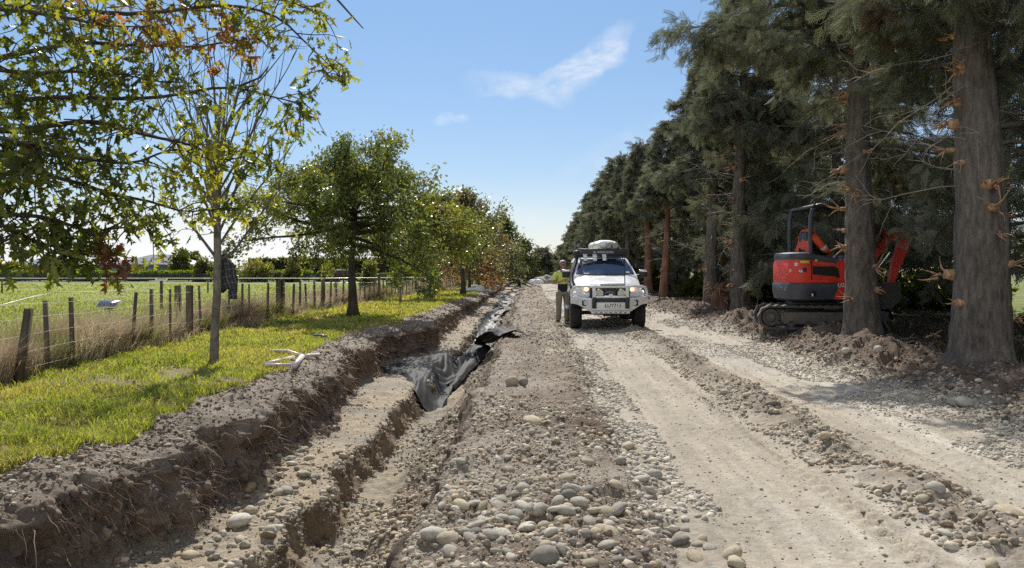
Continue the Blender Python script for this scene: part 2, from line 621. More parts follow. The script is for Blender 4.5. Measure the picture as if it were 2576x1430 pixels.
def ground_color(u, x, y, z):
    sh = u.shape
    n1 = fbm(x * 1.3, y * 1.3, 4, 70); n2 = fbm(x * 6, y * 6, 4, 75); n3 = fbm(x * .35, y * .18, 3, 80); n4 = vn(x * 30, y * 30, 85)
    # paddock
    c = mixc(C3(.20, .25, .05, sh), (.25, .26, .08), .5 + n3 * .9)
    c = mixc(c, (.10, .12, .035), (n1 - .25) * 1.6)
    # verge turf
    t = sstep(u, -7.2, -6.2)
    turf = mixc(C3(.19, .17, .075, sh), (.24, .185, .105), .35 + n1 * .9)
    c = mixc(c, turf, t)
    # bare lip of dug soil
    lip = sstep(u + .25 * n1 + .12 * n2, -3.3, -3.12)
    soil = mixc(C3(.205, .17, .135, sh), (.30, .255, .205), .4 + n2 * .9 + n1 * .5)
    c = mixc(c, soil, lip)
    # upper wall: dark topsoil over reddish subsoil
    w = sstep(u, -2.62, -2.5)
    wall = mixc(C3(.185, .148, .115, sh), (.215, .150, .108), sstep(y + 4 * n1, 8, 15) * .8 + n2 * .5)
    c = mixc(c, wall, w)
    # shelf: sandy gravel
    s = sstep(u + .05 * n2, -2.2, -2.08)
    shelf = mixc(C3(.37, .30, .21, sh), (.31, .275, .22), .5 + n1 * 1.3)
    shelf = mixc(shelf, (.21, .165, .125), n2 - .2)
    c = mixc(c, shelf, s)
    # inner wall: ochre, crumbling
    iw = sstep(u, -1.94, -1.9) * (1 - sstep(u, -1.78, -1.72))
    inner = mixc(C3(.27, .215, .14, sh), (.16, .105, .068), .35 + n2 * 1.3)
    c = mixc(c, inner, iw)
    fl = sstep(u, -1.78, -1.7)
    floor = mixc(C3(.285, .255, .205, sh), (.34, .285, .20), .45 + n1 * 1.2)
    c = mixc(c, floor, fl)
    sl = sstep(u + .05 * n2, -1.42, -1.3)
    slope = mixc(C3(.265, .22, .165, sh), (.17, .125, .09), .4 + n2 * 1.0 + .5 * n1)
    c = mixc(c, slope, sl)
    sc = sstep(u, -.92, -.84) * (1 - sstep(u, -.72, -.64))
    c = mixc(c, mixc(C3(.17, .13, .095, sh), (.10, .075, .055), .5 + n2), sc)
    st = sstep(u, -.72, -.62)
    strip = mixc(C3(.295, .255, .205, sh), (.205, .16, .122), .35 + n1 * 1.5 + .5 * n2)
    strip = mixc(strip, (.38, .32, .235), (fbm(x * 1.1 + 5, y * .8, 3, 90) - .28) * 5 * (u > .1))
    strip = mixc(strip, (.12, .08, .055), (1 - np.minimum(1, np.hypot((x - .55) / .55, (y - 7.3) / 1.6))) * 1.6 + n2 * .2 - .3)
    c = mixc(c, strip, st)
    rd = sstep(u + .08 * n1, .62, .78)
    road = mixc(C3(.38, .33, .258, sh), (.30, .265, .21), .4 + .9 * n1 + .5 * n2)
    road = mixc(road, (.405, .365, .30), sstep(fbm(x * 2.6, y * .22, 3, 93), .0, .45))
    road = road * (1 + .16 * fbm(x * 9, y * .45, 3, 191) + .10 * vn(x * 26, y * 1.2, 192))[..., None]
    road = mixc(road, (.34, .315, .275), sstep(fbm(x * 1.2, y * .45, 4, 95) - .4 * (1 - sstep(y, 8, 11)), .12, .34) * .8)
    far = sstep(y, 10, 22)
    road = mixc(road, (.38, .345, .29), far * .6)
    c = mixc(c, road, rd)
    rg = np.exp(-((u - 2.48) / .27) ** 2) * (1 - .6 * sstep(y, 20, 40))
    c = mixc(c, mixc(C3(.24, .205, .16, sh), (.16, .125, .095), .4 + n2), rg * .9)
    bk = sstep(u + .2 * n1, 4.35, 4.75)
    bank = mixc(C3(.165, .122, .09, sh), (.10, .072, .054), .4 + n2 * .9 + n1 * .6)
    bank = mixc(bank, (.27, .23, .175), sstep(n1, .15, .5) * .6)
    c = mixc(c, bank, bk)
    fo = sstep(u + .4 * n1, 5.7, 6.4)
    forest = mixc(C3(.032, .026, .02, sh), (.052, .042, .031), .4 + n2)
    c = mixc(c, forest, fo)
    pd = sstep(u + .8 * n1, 10.5, 12.5)
    c = mixc(c, mixc(C3(.15, .19, .05, sh), (.20, .20, .08), .5 + n3), pd)
    # paddock beyond the end of the road
    pe = sstep(y, 92, 98)
    c = mixc(c, mixc(C3(.12, .15, .045, sh), (.16, .17, .06), .5 + n3), pe)
    return np.clip(c * (1 + .14 * n4 + .12 * n2)[..., None], .01, .8)


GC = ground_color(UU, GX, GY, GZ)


def ground_mat(name, bump, rough=.92):
    t = NT(name)
    f = t.noise(55, 6, .65)
    c = t.mix(.55, t.col(), t.mix(1.0, t.col(), t.ramp(f, [(.28, .5), (.5, 1.0), (.72, 1.45)]), 'MULTIPLY'))
    h = t.noise(120, 6, .7)
    h2 = t.noise(26, 5, .6)
    s = t.n('ShaderNodeMath', operation='MULTIPLY_ADD'); t.l(h2, s.inputs[0]); s.inputs[1].default_value = 2.2; t.l(h, s.inputs[2])
    return t.done(t.pbr(c, rough, 0, .25, t.bump(s.outputs[0], .012, bump)))


M_soil = ground_mat('loose_soil', .9)
M_road = ground_mat('dusty_road', .55)
M_turf = ground_mat('turf', .7)


def ground_piece(name, u0, u1, m, y0=-1e9, y1=1e9):
    cu = .5 * (g_u[1:] + g_u[:-1]); cy = .5 * (g_y[1:] + g_y[:-1])
    ci = np.where((cu > u0) & (cu <= u1))[0]; ri = np.where((cy > y0) & (cy <= y1))[0]
    c0, c1, r0, r1 = ci[0], ci[-1] + 2, ri[0], ri[-1] + 2
    v = np.stack([GX[r0:r1, c0:c1], GY[r0:r1, c0:c1], GZ[r0:r1, c0:c1]], -1)
    n = c1 - c0
    i = (np.arange(r1 - r0 - 1) * n)[:, None]; j = np.arange(n - 1)[None]
    f = np.stack([i + j, i + j + 1, i + n + j + 1, i + n + j], -1).reshape(-1, 4)
    o = MB().add(v.reshape(-1, 3), f, GC[r0:r1, c0:c1].reshape(-1, 3)).build(name, m)
    return tag(o, kind='structure')


ROAD_END = 95
ground_piece('ground', -1e9, 1e9, M_turf, ROAD_END, 1e9)
ground_piece('paddock', -1e9, -6.4, M_turf, -1e9, ROAD_END)
ground_piece('grass_verge', -6.4, -2.95, M_turf, -1e9, ROAD_END)
ground_piece('trench', -2.95, -.65, M_soil, -1e9, ROAD_END)
ground_piece('spoil_strip', -.65, .72, M_soil, -1e9, ROAD_END)
ground_piece('gravel_road', .72, 4.45, M_road, -1e9, ROAD_END)
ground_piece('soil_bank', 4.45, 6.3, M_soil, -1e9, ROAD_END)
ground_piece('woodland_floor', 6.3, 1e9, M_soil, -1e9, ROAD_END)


# ------------------------------------------------------------------ pebbles, gravel, clods
PAL_STONE = np.array([[.34, .315, .27], [.40, .35, .27], [.46, .43, .375], [.24, .215, .185], [.37, .305, .22], [.31, .295, .26], [.42, .385, .325], [.28, .22, .165]])
PAL_GREY = np.array([[.45, .43, .39], [.39, .37, .335], [.50, .48, .44], [.32, .305, .28], [.43, .40, .345]])
PAL_STONE = PAL_STONE * (1.03, .98, .88); PAL_GREY = PAL_GREY * (1.04, .985, .9)
PAL_CLOD = np.array([[.20, .15, .11], [.155, .115, .086], [.25, .20, .15], [.125, .092, .07]])
PAL_TAN = np.array([[.38, .335, .26], [.42, .38, .31], [.31, .27, .21], [.35, .33, .29]])


def pebbles(mb, u0, u1, y0, y1, cover, smin, smax, pal, mask=None, k=.0019, flat=.55, sink=.36, round_=True, jag=.2):
    ys = np.geomspace(y0, y1, 240)
    s = np.maximum(smin, k * ys)
    dens = cover * (u1 - u0) / (3.0 * s * s)
    cdf = np.concatenate([[0], np.cumsum(.5 * (dens[1:] + dens[:-1]) * np.diff(ys))])
    n = int(cdf[-1])
    y = np.interp(rng.random(n) * cdf[-1], cdf, ys)
    u = rng.uniform(u0, u1, n)
    if mask is not None:
        keep = mask(u, y); u = u[keep]; y = y[keep]
    n = len(y)
    x, _, z = P(u, y)
    sm = np.maximum(smin, k * y)
    size = sm * np.exp(rng.random(n) ** 3 * np.log(np.maximum(1.01, smax / sm)))
    sc = np.stack([size * rng.uniform(.8, 1.35, n), size * rng.uniform(.65, 1.0, n), size * flat * rng.uniform(.7, 1.3, n)], 1) * .5
    M = rotmats(rng.normal(0, .3, n), rng.normal(0, .3, n), rng.uniform(0, 6.28, n))
    pos = np.stack([x, y, z + sc[:, 2] * (1 - 2 * sink)], 1)
    col = pal[rng.integers(0, len(pal), n)] * rng.uniform(.75, 1.25, n)[:, None]
    px = size / y * 796
    for lev, sel in ((1, px < 5), (2, px >= 5)):
        idx = np.where(sel)[0]
        for t in range(4):
            q = idx[t::4]
            if len(q) == 0: continue
            V, F = ico(lev)
            r2 = np.random.default_rng(100 + t + lev * 10)
            d = r2.normal(size=(3, 3))
            Vn = V * (1 + jag * np.sin(V @ d[0] * 2.2 + t) + jag * .7 * np.sin(V @ d[1] * 4.1))[:, None]
            stamp(mb, Vn, F, pos[q], M[q], sc[q], col[q])


def M_stone():
    t = NT('river_stone')
    c = t.mix(1.0, t.col(), t.ramp(t.noise(70, 5, .6), [(.3, .72), (.7, 1.25)]), 'MULTIPLY')
    return t.done(t.pbr(c, .8, 0, .3, t.bump(t.noise(220, 4), .004, .5)))


M_peb = M_stone()

m_strip = lambda u, y: (fbm(u * 1.5, y * .9, 3, 130) + .35 * np.exp(-((y - 4.6) / 1.3) ** 2) + .25 * np.exp(-((y - 8.2) / .7) ** 2)) > -.12 + .3 * rng.random(len(u))
mb = MB()
pebbles(mb, -.68, .74, 3.5, 75, .55, .014, .062, PAL_STONE, m_strip)
pebbles(mb, -.68, .74, 3.5, 30, .22, .009, .03, PAL_STONE)
tag(mb.build('spoil_gravel', M_peb), 'pebbles and gravel strewn over the spoil strip beside the trench', 'gravel', kind='stuff')

mb = MB()
m_sh = lambda u, y: (fbm(u * 3.5, y * .8, 3, 140) > -.22 + .3 * rng.random(len(u))) & ((y < 13.2) | (y > 15.5))
pebbles(mb, -2.15, -1.93, 4.5, 60, .8, .018, .10, PAL_STONE, m_sh)
pebbles(mb, -2.15, -1.90, 4.5, 60, .35, .012, .04, PAL_TAN)
pebbles(mb, -1.95, -1.74, 4.8, 40, .9, .016, .06, np.concatenate([PAL_CLOD * 1.5, PAL_TAN * .7]), flat=.8, jag=.25, sink=.4)
pebbles(mb, -1.74, -.90, 5.5, 60, .75, .014, .075, PAL_STONE, lambda u, y: (fbm(u * 2, y * .8, 3, 141) > -.3) & ~((y > 12.4) & (y < 19) & (u < -1.2)))
pebbles(mb, -2.0, -1.72, 5.0, 40, .12, .02, .06, PAL_CLOD)
pebbles(mb, -1.35, -.66, 4.2, 50, .12, .014, .05, PAL_TAN)
pebbles(mb, -1.35, -.66, 4.2, 40, .10, .02, .07, PAL_CLOD, flat=.8, jag=.25)
tag(mb.build('trench_gravel', M_peb), 'loose stones and clods lying in the trench', 'gravel', kind='stuff')

mb = MB()
m_gr = lambda u, y: (fbm(u * 1.2, y * .45, 4, 95) > .17 + .12 * rng.random(len(u))) & ~((y < 9) & (u > 1.1) & (u < 1.95))
pebbles(mb, .8, 2.25, 3.8, 60, .7, .015, .042, PAL_GREY, m_gr, sink=.46, flat=.45)
pebbles(mb, 2.75, 4.2, 4.5, 60, .7, .016, .05, PAL_GREY, lambda u, y: fbm(u * 1.2 + 3, y * .35, 3, 96) > .12 + .12 * rng.random(len(u)), sink=.45, flat=.45)
pebbles(mb, .62, 1.15, 3.7, 40, .9, .016, .066, PAL_GREY, lambda u, y: fbm(u * 3, y * .7, 3, 97) > -.32 + .75 * (u - .7), sink=.36, flat=.5)
pebbles(mb, 2.1, 2.85, 4.2, 45, .7, .016, .07, PAL_STONE, lambda u, y: fbm(u * 3, y * .9, 3, 98) > -.2)
pebbles(mb, 3.6, 4.75, 5.0, 30, .9, .018, .062, PAL_GREY, lambda u, y: fbm(u * 1.1, y * .4, 3, 99) > -.34 + .4 * (4.0 - u) + .02 * (y - 8))
pebbles(mb, 1.0, 4.2, 3.9, 30, .055, .010, .034, PAL_TAN, sink=.42, flat=.5)
pebbles(mb, .7, 4.2, 14, 80, .10, .03, .07, PAL_GREY, lambda u, y: fbm(u * 2.2, y * .3, 3, 101) > -.0, sink=.4)
tag(mb.build('road_gravel', M_peb), 'grey river gravel scattered over the dusty road', 'gravel', kind='stuff')

mb = MB()
pebbles(mb, -3.2, -2.55, 4.4, 45, .22, .014, .045, PAL_CLOD, flat=.8, jag=.25)
pebbles(mb, -3.2, -2.6, 4.4, 40, .42, .013, .05, PAL_STONE * .9, lambda u, y: fbm(u * 2, y * .8, 3, 103) > -.1)
pebbles(mb, -2.55, -2.1, 4.6, 40, .5, .018, .07, PAL_CLOD, flat=.85, jag=.28, sink=.35)
pebbles(mb, 4.4, 6.2, 7, 45, .32, .022, .07, PAL_CLOD, flat=.8, jag=.28)
pebbles(mb, 4.5, 5.6, 8, 35, .08, .035, .12, PAL_STONE)
tag(mb.build('soil_clods', M_peb), 'crumbled soil clods along the trench lip and the right-hand bank', 'soil', kind='stuff')
# ------------------------------------------------------------------ grass
M_blade = leaf_mat('grass_blade', .5, .5, .35, (1.35, 1.3, .45))
M_straw = leaf_mat('dry_straw', .35, .7, .2, (1.1, 1.0, .8))


def blades(mb, x, y, z, h, w, bend, pal, jit=.25, lean=None, seedhead=0.0):
    n = len(x)
    az = rng.uniform(0, 6.283, n)
    dx = np.cos(az) * bend * h; dy = np.sin(az) * bend * h
    if lean is not None:
        dx = dx + lean[0] * h; dy = dy + lean[1] * h
    wa = rng.uniform(0, 6.283, n)
    wx = np.cos(wa) * w * .5; wy = np.sin(wa) * w * .5
    b = np.stack([x, y, z], 1)
    v = np.empty((n, 5, 3))
    off = np.stack([wx, wy, np.zeros(n)], 1)
    v[:, 0] = b - off; v[:, 1] = b + off
    m = b + np.stack([dx * .35, dy * .35, h * .6], 1)
    v[:, 2] = m - off * .8; v[:, 3] = m + off * .8
    v[:, 4] = b + np.stack([dx, dy, h * np.sqrt(np.maximum(.15, 1 - .6 * bend ** 2))], 1)
    k = (np.arange(n) * 5)[:, None]
    f4 = k + np.array([[0, 1, 3, 2]]); f3 = k + np.array([[2, 3, 4]])
    col = np.repeat(pal * (1 + rng.uniform(-jit, jit, n))[:, None], 5, 0)
    mb.add(v.reshape(-1, 3), f4, col)
    mb.f.append(f3 + mb.n - n * 5); mb.m.append(np.zeros(n, np.int32))


def sample_y(n, y0, y1, p):
    """n distances between y0 and y1, density falling as y**-p"""
    a = 1 - p
    r = rng.random(n)
    return (y0 ** a + r * (y1 ** a - y0 ** a)) ** (1 / a)


def turf_mask(u, x, y):
    n1 = fbm(x * 1.3, y * 1.3, 4, 70)
    n2 = fbm(x * 6, y * 6, 4, 75)
    edge = u + .22 * n1 + .1 * n2
    bare = fbm(x * .9, y * .8, 3, 171) + .1
    return (edge < -3.2) & (bare < .30 + .25 * rng.random(len(u)))


n = 190000
y = sample_y(n, 4.0, 55, 1.9); u = rng.uniform(-7.0, -2.95, n)
x, _, z = P(u, y)
k = turf_mask(u, x, y); x, y, z, u = x[k], y[k], z[k], u[k]
cl = fbm(x * 2.2, y * 2.2, 3, 180); cl2 = fbm(x * .7, y * .7, 3, 182)
h = np.clip((.055 + .05 * cl + .025 * cl2 + .05 * rng.random(len(x)) ** 3), .02, .2) * (1 + .012 * y)
w = np.maximum(.0045, .00125 * y) * rng.uniform(.7, 1.2, len(x))
pal = mixc(np.tile([.31, .36, .085], (len(x), 1)), (.47, .44, .14), .4 + cl2 * 1.3)
pal = mixc(pal, (.19, .26, .04), (cl - .1) * 1.5)
dry = rng.random(len(x)) < .14 + .25 * sstep(fbm(x * .9 + 7, y * .8, 3, 186), .05, .4)
pal[dry] = np.array([.40, .33, .18])
mb = MB(); blades(mb, x, y, z - .005, h, w, rng.uniform(.3, 1.1, len(x)), pal)
tag(mb.build('verge_grass', M_blade), 'bright green grass growing on the verge between fence and trench', 'grass', kind='stuff')

n = 700
y = sample_y(n, 4.5, 40, 1.7); u = rng.uniform(-6.3, -2.9, n); x, _, z = P(u, y)
d = np.stack([rng.normal(0, 1, n), rng.normal(0, 1, n), rng.normal(0, .25, n)], 1)
mb = MB(); h_ = np.maximum(.05, .004 * y) * rng.uniform(.7, 1.3, n)
_V = np.array([[0, 0, 0], [.33, .45, .06], [0, 1, -.12], [-.33, .5, .06]], float)
stamp(mb, _V, np.array([[0, 1, 2, 3]]), np.stack([x, y, z + .045], 1), frames(d, rng.uniform(-.5, .5, n)), h_, np.array([[.30, .17, .07], [.22, .13, .06], [.36, .26, .10]])[rng.integers(0, 3, n)])
tag(mb.build('fallen_leaves', M_straw), 'brown fallen leaves lying in the verge grass', 'leaves', kind='stuff')

# short tufts of the paddock, thinning with distance
n = 60000
y = sample_y(n, 8, 90, 1.5); x = rng.uniform(-1, -.05, n) * (.72 * y + 4) - 6.8
z = ground_z(x, y, False)
h = (.05 + .05 * rng.random(n)) * (1 + .01 * y); w = np.maximum(.008, .0016 * y)
cl = fbm(x * .5, y * .3, 3, 190)
pal = mixc(np.tile([.25, .29, .07], (n, 1)), (.36, .33, .13), cl * 1.1 + .15)
mb = MB(); blades(mb, x, y, z, h, w, rng.uniform(.3, 1., n), pal)
tag(mb.build('paddock_grass', M_blade), 'grazed grass of the paddock beyond the fence', 'grass', kind='stuff')

FENCE = np.array([[-5.3, 3.0], [-5.55, 7.5], [-6.0, 11.5], [-6.45, 17], [-6.75, 24], [-6.8, 34], [-6.5, 48], [-6.0, 66], [-5.6, 84]])
fence_x = lambda y: np.interp(y, FENCE[:, 1], FENCE[:, 0])

# long dry grass along the fence
n = 70000
y = sample_y(n, 5.5, 70, 1.55)
off = rng.normal(0, .42, n) - .25
x = fence_x(y) + off
cl = fbm(x * 1.1, y * .9, 3, 200); cl2 = fbm(x * .4, y * .28, 3, 203)
keep = (cl + .35 * rng.random(n) > -.18) & (x < fence_x(y) + .34 * sstep(y, 11, 15) + .2 * cl) & ((x < fence_x(y)) | (rng.random(n) < .5))
x, y, cl, cl2 = x[keep], y[keep], cl[keep], cl2[keep]; n = len(x)
z = ground_z(x, y, False)
h = np.clip(.36 + .34 * cl + .28 * cl2 + .28 * rng.random(n) ** 2, .12, 1.05) * np.where(x > fence_x(y) + .02, .45, 1.0) * (.9 + .2 * sstep(y, 12, 18))
w = np.maximum(.0048, .0010 * y) * rng.uniform(.6, 1.2, n)
pal = mixc(np.tile([.54, .48, .36], (n, 1)), (.34, .25, .18), .15 + cl2 * 1.8)
pal = mixc(pal, (.25, .27, .08), np.clip((fbm(x * .8, y * .7, 3, 207) - .0) * 3, 0, .9))
mb = MB(); blades(mb, x, y, z - .01, h, w, rng.uniform(.15, .95, n), pal, .3, (.1, -.08))
tag(mb.build('dry_grass', M_straw), 'long dry brown grass grown up along the wire fence', 'grass', kind='stuff')

# thin seeding stalks on the paddock side
n = 2600
y = sample_y(n, 8, 40, 1.3); x = fence_x(y) - .3 - np.abs(rng.normal(0, 1.6, n))
z = ground_z(x, y, False); h = rng.uniform(.5, 1.0, n)
mb = MB(); blades(mb, x, y, z, h, np.maximum(.004, .0007 * y), rng.uniform(.1, .4, n), np.tile([.32, .28, .19], (n, 1)), .3, (.15, 0))
hd = rng.random(n) < .6
tag(mb.build('seed_stalks', M_straw), 'thin pale seeding grass stalks behind the fence', 'grass', kind='stuff')

# sparse weeds and litter of the woodland floor
n = 26000
y = sample_y(n, 6.5, 60, 1.5); x = 6.1 + np.abs(rng.normal(0, 3.2, n)) + .2 * rng.random(n)
z = ground_z(x, y, False); h = rng.uniform(.02, .16, n) * (1 + .02 * y)
pal = np.array([[.09, .065, .042], [.13, .09, .055], [.05, .06, .03], [.16, .12, .08]])[rng.integers(0, 4, n)]
mb = MB(); blades(mb, x, y, z, h, np.maximum(.006, .0013 * y), rng.uniform(.6, 1.6, n), pal)
tag(mb.build('needle_litter', M_straw), 'dead needles and twigs littering the ground under the conifers', 'litter', kind='stuff')

# fine roots hanging out of the trench wall
mb = MB()
n = 1900
y = sample_y(n, 4.4, 24, 1.2)
u = rng.uniform(-2.6, -2.2, n)
px_, _, pz_ = P(u, y)
for i in range(n):
    k = 4
    L = rng.uniform(.06, .28) * (1.7 if rng.random() < .12 else 1)
    d = np.array([rng.uniform(.3, 1), rng.normal(0, .7), rng.uniform(-.9, .3)]); d /= np.linalg.norm(d)
    pts = [np.array([px_[i] - .02, y[i], pz_[i]])]
    for j in range(k):
        d = d + rng.normal(0, .3, 3) + (0, 0, -.22); d /= np.linalg.norm(d)
        pts.append(pts[-1] + d * L / k)
    r = max(.0018, .0005 * y[i]) * rng.uniform(.6, 1.6)
    c = np.array([.17, .115, .085]) * rng.uniform(.5, 1.5)
    if rng.random() < .1: c = np.array([.34, .29, .23])
    v, f = tube(pts, np.linspace(r, r * .35, k + 1), 3, False)
    mb.add(v, f, c)
M_root = mat('root', (.9, .85, .8), .85, vcol=True)
tag(mb.build('hanging_roots', M_root), 'fine torn roots hanging out of the dark trench wall', 'roots', kind='stuff')

# ------------------------------------------------------------------ broadleaf trees
def bark(name, c0, c1, scale=9, stretch=(1, 1, .25), bump=.9, dist=.02):
    t = NT(name)
    f = t.noise(scale, 7, .65, stretch, dist=.4)
    c = t.ramp(f, [(.3, c0), (.72, c1)])
    big = t.noise(2.1, 4)
    c = t.mix(.5, c, t.mix(1.0, c, t.ramp(big, [(.35, .55), (.65, 1.5)]), 'MULTIPLY'))
    return t.done(t.pbr(c, .9, 0, .2, t.bump(f, dist, bump)))


M_oakbark = bark('oak_bark', (.045, .036, .028), (.12, .10, .08))
M_palebark = bark('pale_bark', (.10, .088, .072), (.26, .235, .20), 14, (1, 1, .8), .5)
M_conbark = bark('conifer_bark', (.075, .063, .054), (.225, .195, .168), 17, (1, 1, .28), 1.0, .04)
M_twig = mat('dead_twig', (.27, .235, .20), .85, var=.3)
M_oakleaf = leaf_mat('oak_leaf', .58, .36, .6, (1.5, 1.4, .35))
M_oakleaf_far = leaf_mat('verge_leaf', .48, .34, .8, (1.25, 1.22, .6))
M_needle = leaf_mat('conifer_spray', .35, .7, .12, (1.1, 1.1, .7))

_half = np.array([[.0, .0], [.035, .13], [.25, .17], [.09, .30], [.43, .46], [.11, .53], [.36, .80], [.09, .76], [.0, 1.0]])
def leaf_shape(half, fold=.25, droop=.3):
    V = []; F = []
    for s in (1, -1):
        base = len(V)
        pts = half if s == 1 else half * (-1, 1)
        for x_, y_ in pts:
            V.append([x_, y_, fold * abs(x_) - droop * y_ * y_])
        idx = list(range(base, base + len(pts)))
        F.append(idx if s == 1 else idx[::-1])
    return np.array(V, float), np.array(F)
LEAF_NEAR = leaf_shape(_half)
_slim = _half * np.array([[.8, 1.0]])
LEAF_VAR = [leaf_shape(_half, .2, .3), leaf_shape(_slim, .7, .55), leaf_shape(_half, .5, -.25), leaf_shape(_slim, 1.1, .15)]
LEAF_MID = leaf_shape(np.array([[0, 0], [.22, .2], [.09, .34], [.40, .55], [.12, .68], [0, 1.0]]))
LEAF_FAR = (np.array([[0, 0, 0], [.33, .45, .06], [0, 1, -.12], [-.33, .5, .06]], float), np.array([[0, 1, 2, 3]]))

GREENS = np.array([[.125, .16, .042], [.21, .24, .058], [.085, .115, .034], [.17, .195, .05], [.27, .275, .07]])
AUTUMN = np.array([[.28, .16, .10], [.22, .13, .09], [.30, .21, .11], [.17, .13, .08], [.25, .11, .085]])
PALEG = np.array([[.15, .17, .08], [.20, .20, .11], [.11, .13, .06], [.22, .18, .12]])


def wander(p0, d, L, k, wob, droop=0.0):
    pts = [np.array(p0, float)]
    d = np.array(d, float); d /= np.linalg.norm(d)
    for i in range(k):
        d = d + rng.normal(0, wob, 3); d[2] -= droop
        d /= np.linalg.norm(d)
        pts.append(pts[-1] + d * L / k)
    return np.array(pts)


def along(pts, t):
    t = np.clip(t, 0, .9999) * (len(pts) - 1)
    i = int(t); f = t - i
    return pts[i] * (1 - f) + pts[i + 1] * f


class Leaves:
    def __init__(self): self.p = []; self.d = []; self.s = []
    def put(self, p, d, s): self.p.append(p); self.d.append(d); self.s.append(s)
    def twig(self, pts, n, spread, size, hang=.6, t0=.2):
        for _ in range(n):
            t = t0 + (1 - t0) * rng.random() ** .7
            p = along(pts, t) + rng.normal(0, spread, 3)
            d = (pts[-1] - pts[0]); d = d / (np.linalg.norm(d) + 1e-9) * .6 + rng.normal(0, .7, 3)
            d[2] -= hang
            self.put(p, d, size * rng.uniform(.65, 1.25))
    def mesh(self, mb, shape, colors):
        p = np.array(self.p); d = np.array(self.d); s = np.array(self.s)
        M = frames(d, rng.uniform(0, 6.283, len(p)))
        stamp(mb, shape[0], shape[1], p, M, s, colors)


def leaf_colors(P_, pal, accent=None, acc=.0, seed=0, scale=1.2):
    n = len(P_)
    cl = fbm(P_[:, 0] * scale, P_[:, 2] * scale + P_[:, 1] * .7, 3, 300 + seed)
    idx = np.clip(((cl * 1.1 + .5 + rng.normal(0, .22, n)) * len(pal)).astype(int), 0, len(pal) - 1)
    c = pal[idx] * rng.uniform(.75, 1.25, n)[:, None]
    if accent is not None:
        m = fbm(P_[:, 0] * .9 + 40, P_[:, 2] * .9 + P_[:, 1], 3, 320 + seed) + rng.normal(0, .12, n) > .5 - acc
        c[m] = accent[rng.integers(0, len(accent), m.sum())] * rng.uniform(.7, 1.2, m.sum())[:, None]
    return c


def broadleaf(name, label, x, y, H, clear, rad, tr, nleaf, lsize, shape, pal, accent=None, acc=0.0, seed=0, barkm=None, group=None, flat=1.0,
              upright=0.0, cat='tree', limbs=26):
    gz = float(ground_z(np.array([x]), np.array([y]))[0]) - .04
    root = thing(name, label, cat, (x, y, gz), 0, group)
    wood = MB(); lv = Leaves()
    k = 9
    tp = np.array([[rng.normal(0, .009) * i, rng.normal(0, .009) * i, H * .93 * i / k] for i in range(k + 1)])
    tp[:, :2] *= H / 5
    rr = tr * (1 - .9 * (np.arange(k + 1) / k) ** .8); rr[0] *= 1.35
    wood.add(*tube(tp, rr, 9))
    allb = []
    for i in range(limbs):
        t = clear / H + (.95 - clear / H) * (i / limbs) ** .9
        hz = t * H
        q = (hz - clear) / max(.1, H - clear)
        L = rad * (.55 + .6 * math.sin(math.pi * min(1, .22 + .78 * q))) * rng.uniform(.75, 1.1) * (1 - .62 * q)
        a = i * 2.4 + rng.normal(0, .3)
        el = (.04 + .52 * q + upright + rng.normal(0, .13)) * flat
        p0 = along(tp, hz / (H * .93)) if hz < H * .92 else tp[-1]
        pts = wander(p0, (math.cos(a), math.sin(a), math.tan(min(el, .9))), L, 6, .12, -.02 if q > .5 else .01)
        r0 = tr * .42 * (1 - .6 * q)
        wood.add(*tube(pts, np.linspace(r0, r0 * .18, 7), 5))
        for j in range(6):
            s = .12 + .88 * (j + rng.random()) / 6
            pp = along(pts, s)
            dd = (pts[-1] - pts[0]) / L + rng.normal(0, .75, 3)
            tw = wander(pp, dd, L * .38 * rng.uniform(.6, 1.2), 3, .25, .05)
            wood.add(*tube(tw, np.linspace(r0 * .28, r0 * .1, 4), 3, False))
            allb.append(tw)
        allb.append(pts[3:])
    per = max(2, nleaf // len(allb))
    for tw in allb:
        lv.twig(tw, int(per * rng.uniform(.6, 1.4)), lsize * 1.15, lsize, .55)
    wood.build('trunk', barkm or M_oakbark, root)
    cr = MB(); lv.mesh(cr, shape, leaf_colors(np.array(lv.p), pal, accent, acc, seed))
    cr.build('crown', M_oakleaf_far, root)
    return root


VROW = 'young oaks in a row on the grass verge'
broadleaf('oak_tree', 'spreading green oak with dark trunk, nearest whole tree on the verge', -4.75, 21.0, 3.8, 1.95, 3.3, .15, 36000, .10, LEAF_MID, GREENS, AUTUMN, -.12, 1, group=VROW, limbs=34)
broadleaf('oak_tree', 'green oak with a straight dark trunk behind the spreading oak', -4.6, 35.5, 4.2, 2.1, 2.7, .15, 13000, .15, LEAF_FAR, GREENS, AUTUMN, -.1, 2, group=VROW, limbs=30)
broadleaf('oak_tree', 'oak with a dark trunk and mixed green and reddish top before the white sacks', -3.9, 44.5, 5.4, 2.1, 2.9, .16, 9000, .17, LEAF_FAR, np.concatenate([GREENS, PALEG]), AUTUMN, .12, 3, group=VROW, limbs=30, upright=.15)
broadleaf('sapling', 'thin grey-stemmed sapling standing between two oaks on the verge', -4.9, 29.5, 3.6, 1.8, .8, .05, 500, .11, LEAF_FAR, GREENS, None, 0, 4, M_palebark, 'thin saplings on the verge', limbs=12)
broadleaf('sapling', 'thin grey-stemmed sapling close to the battens, farther than the first sapling', -5.2, 39.5, 3.8, 1.6, 1.0, .05, 700, .14, LEAF_FAR, PALEG, None, 0, 5, M_palebark, 'thin saplings on the verge', limbs=12)
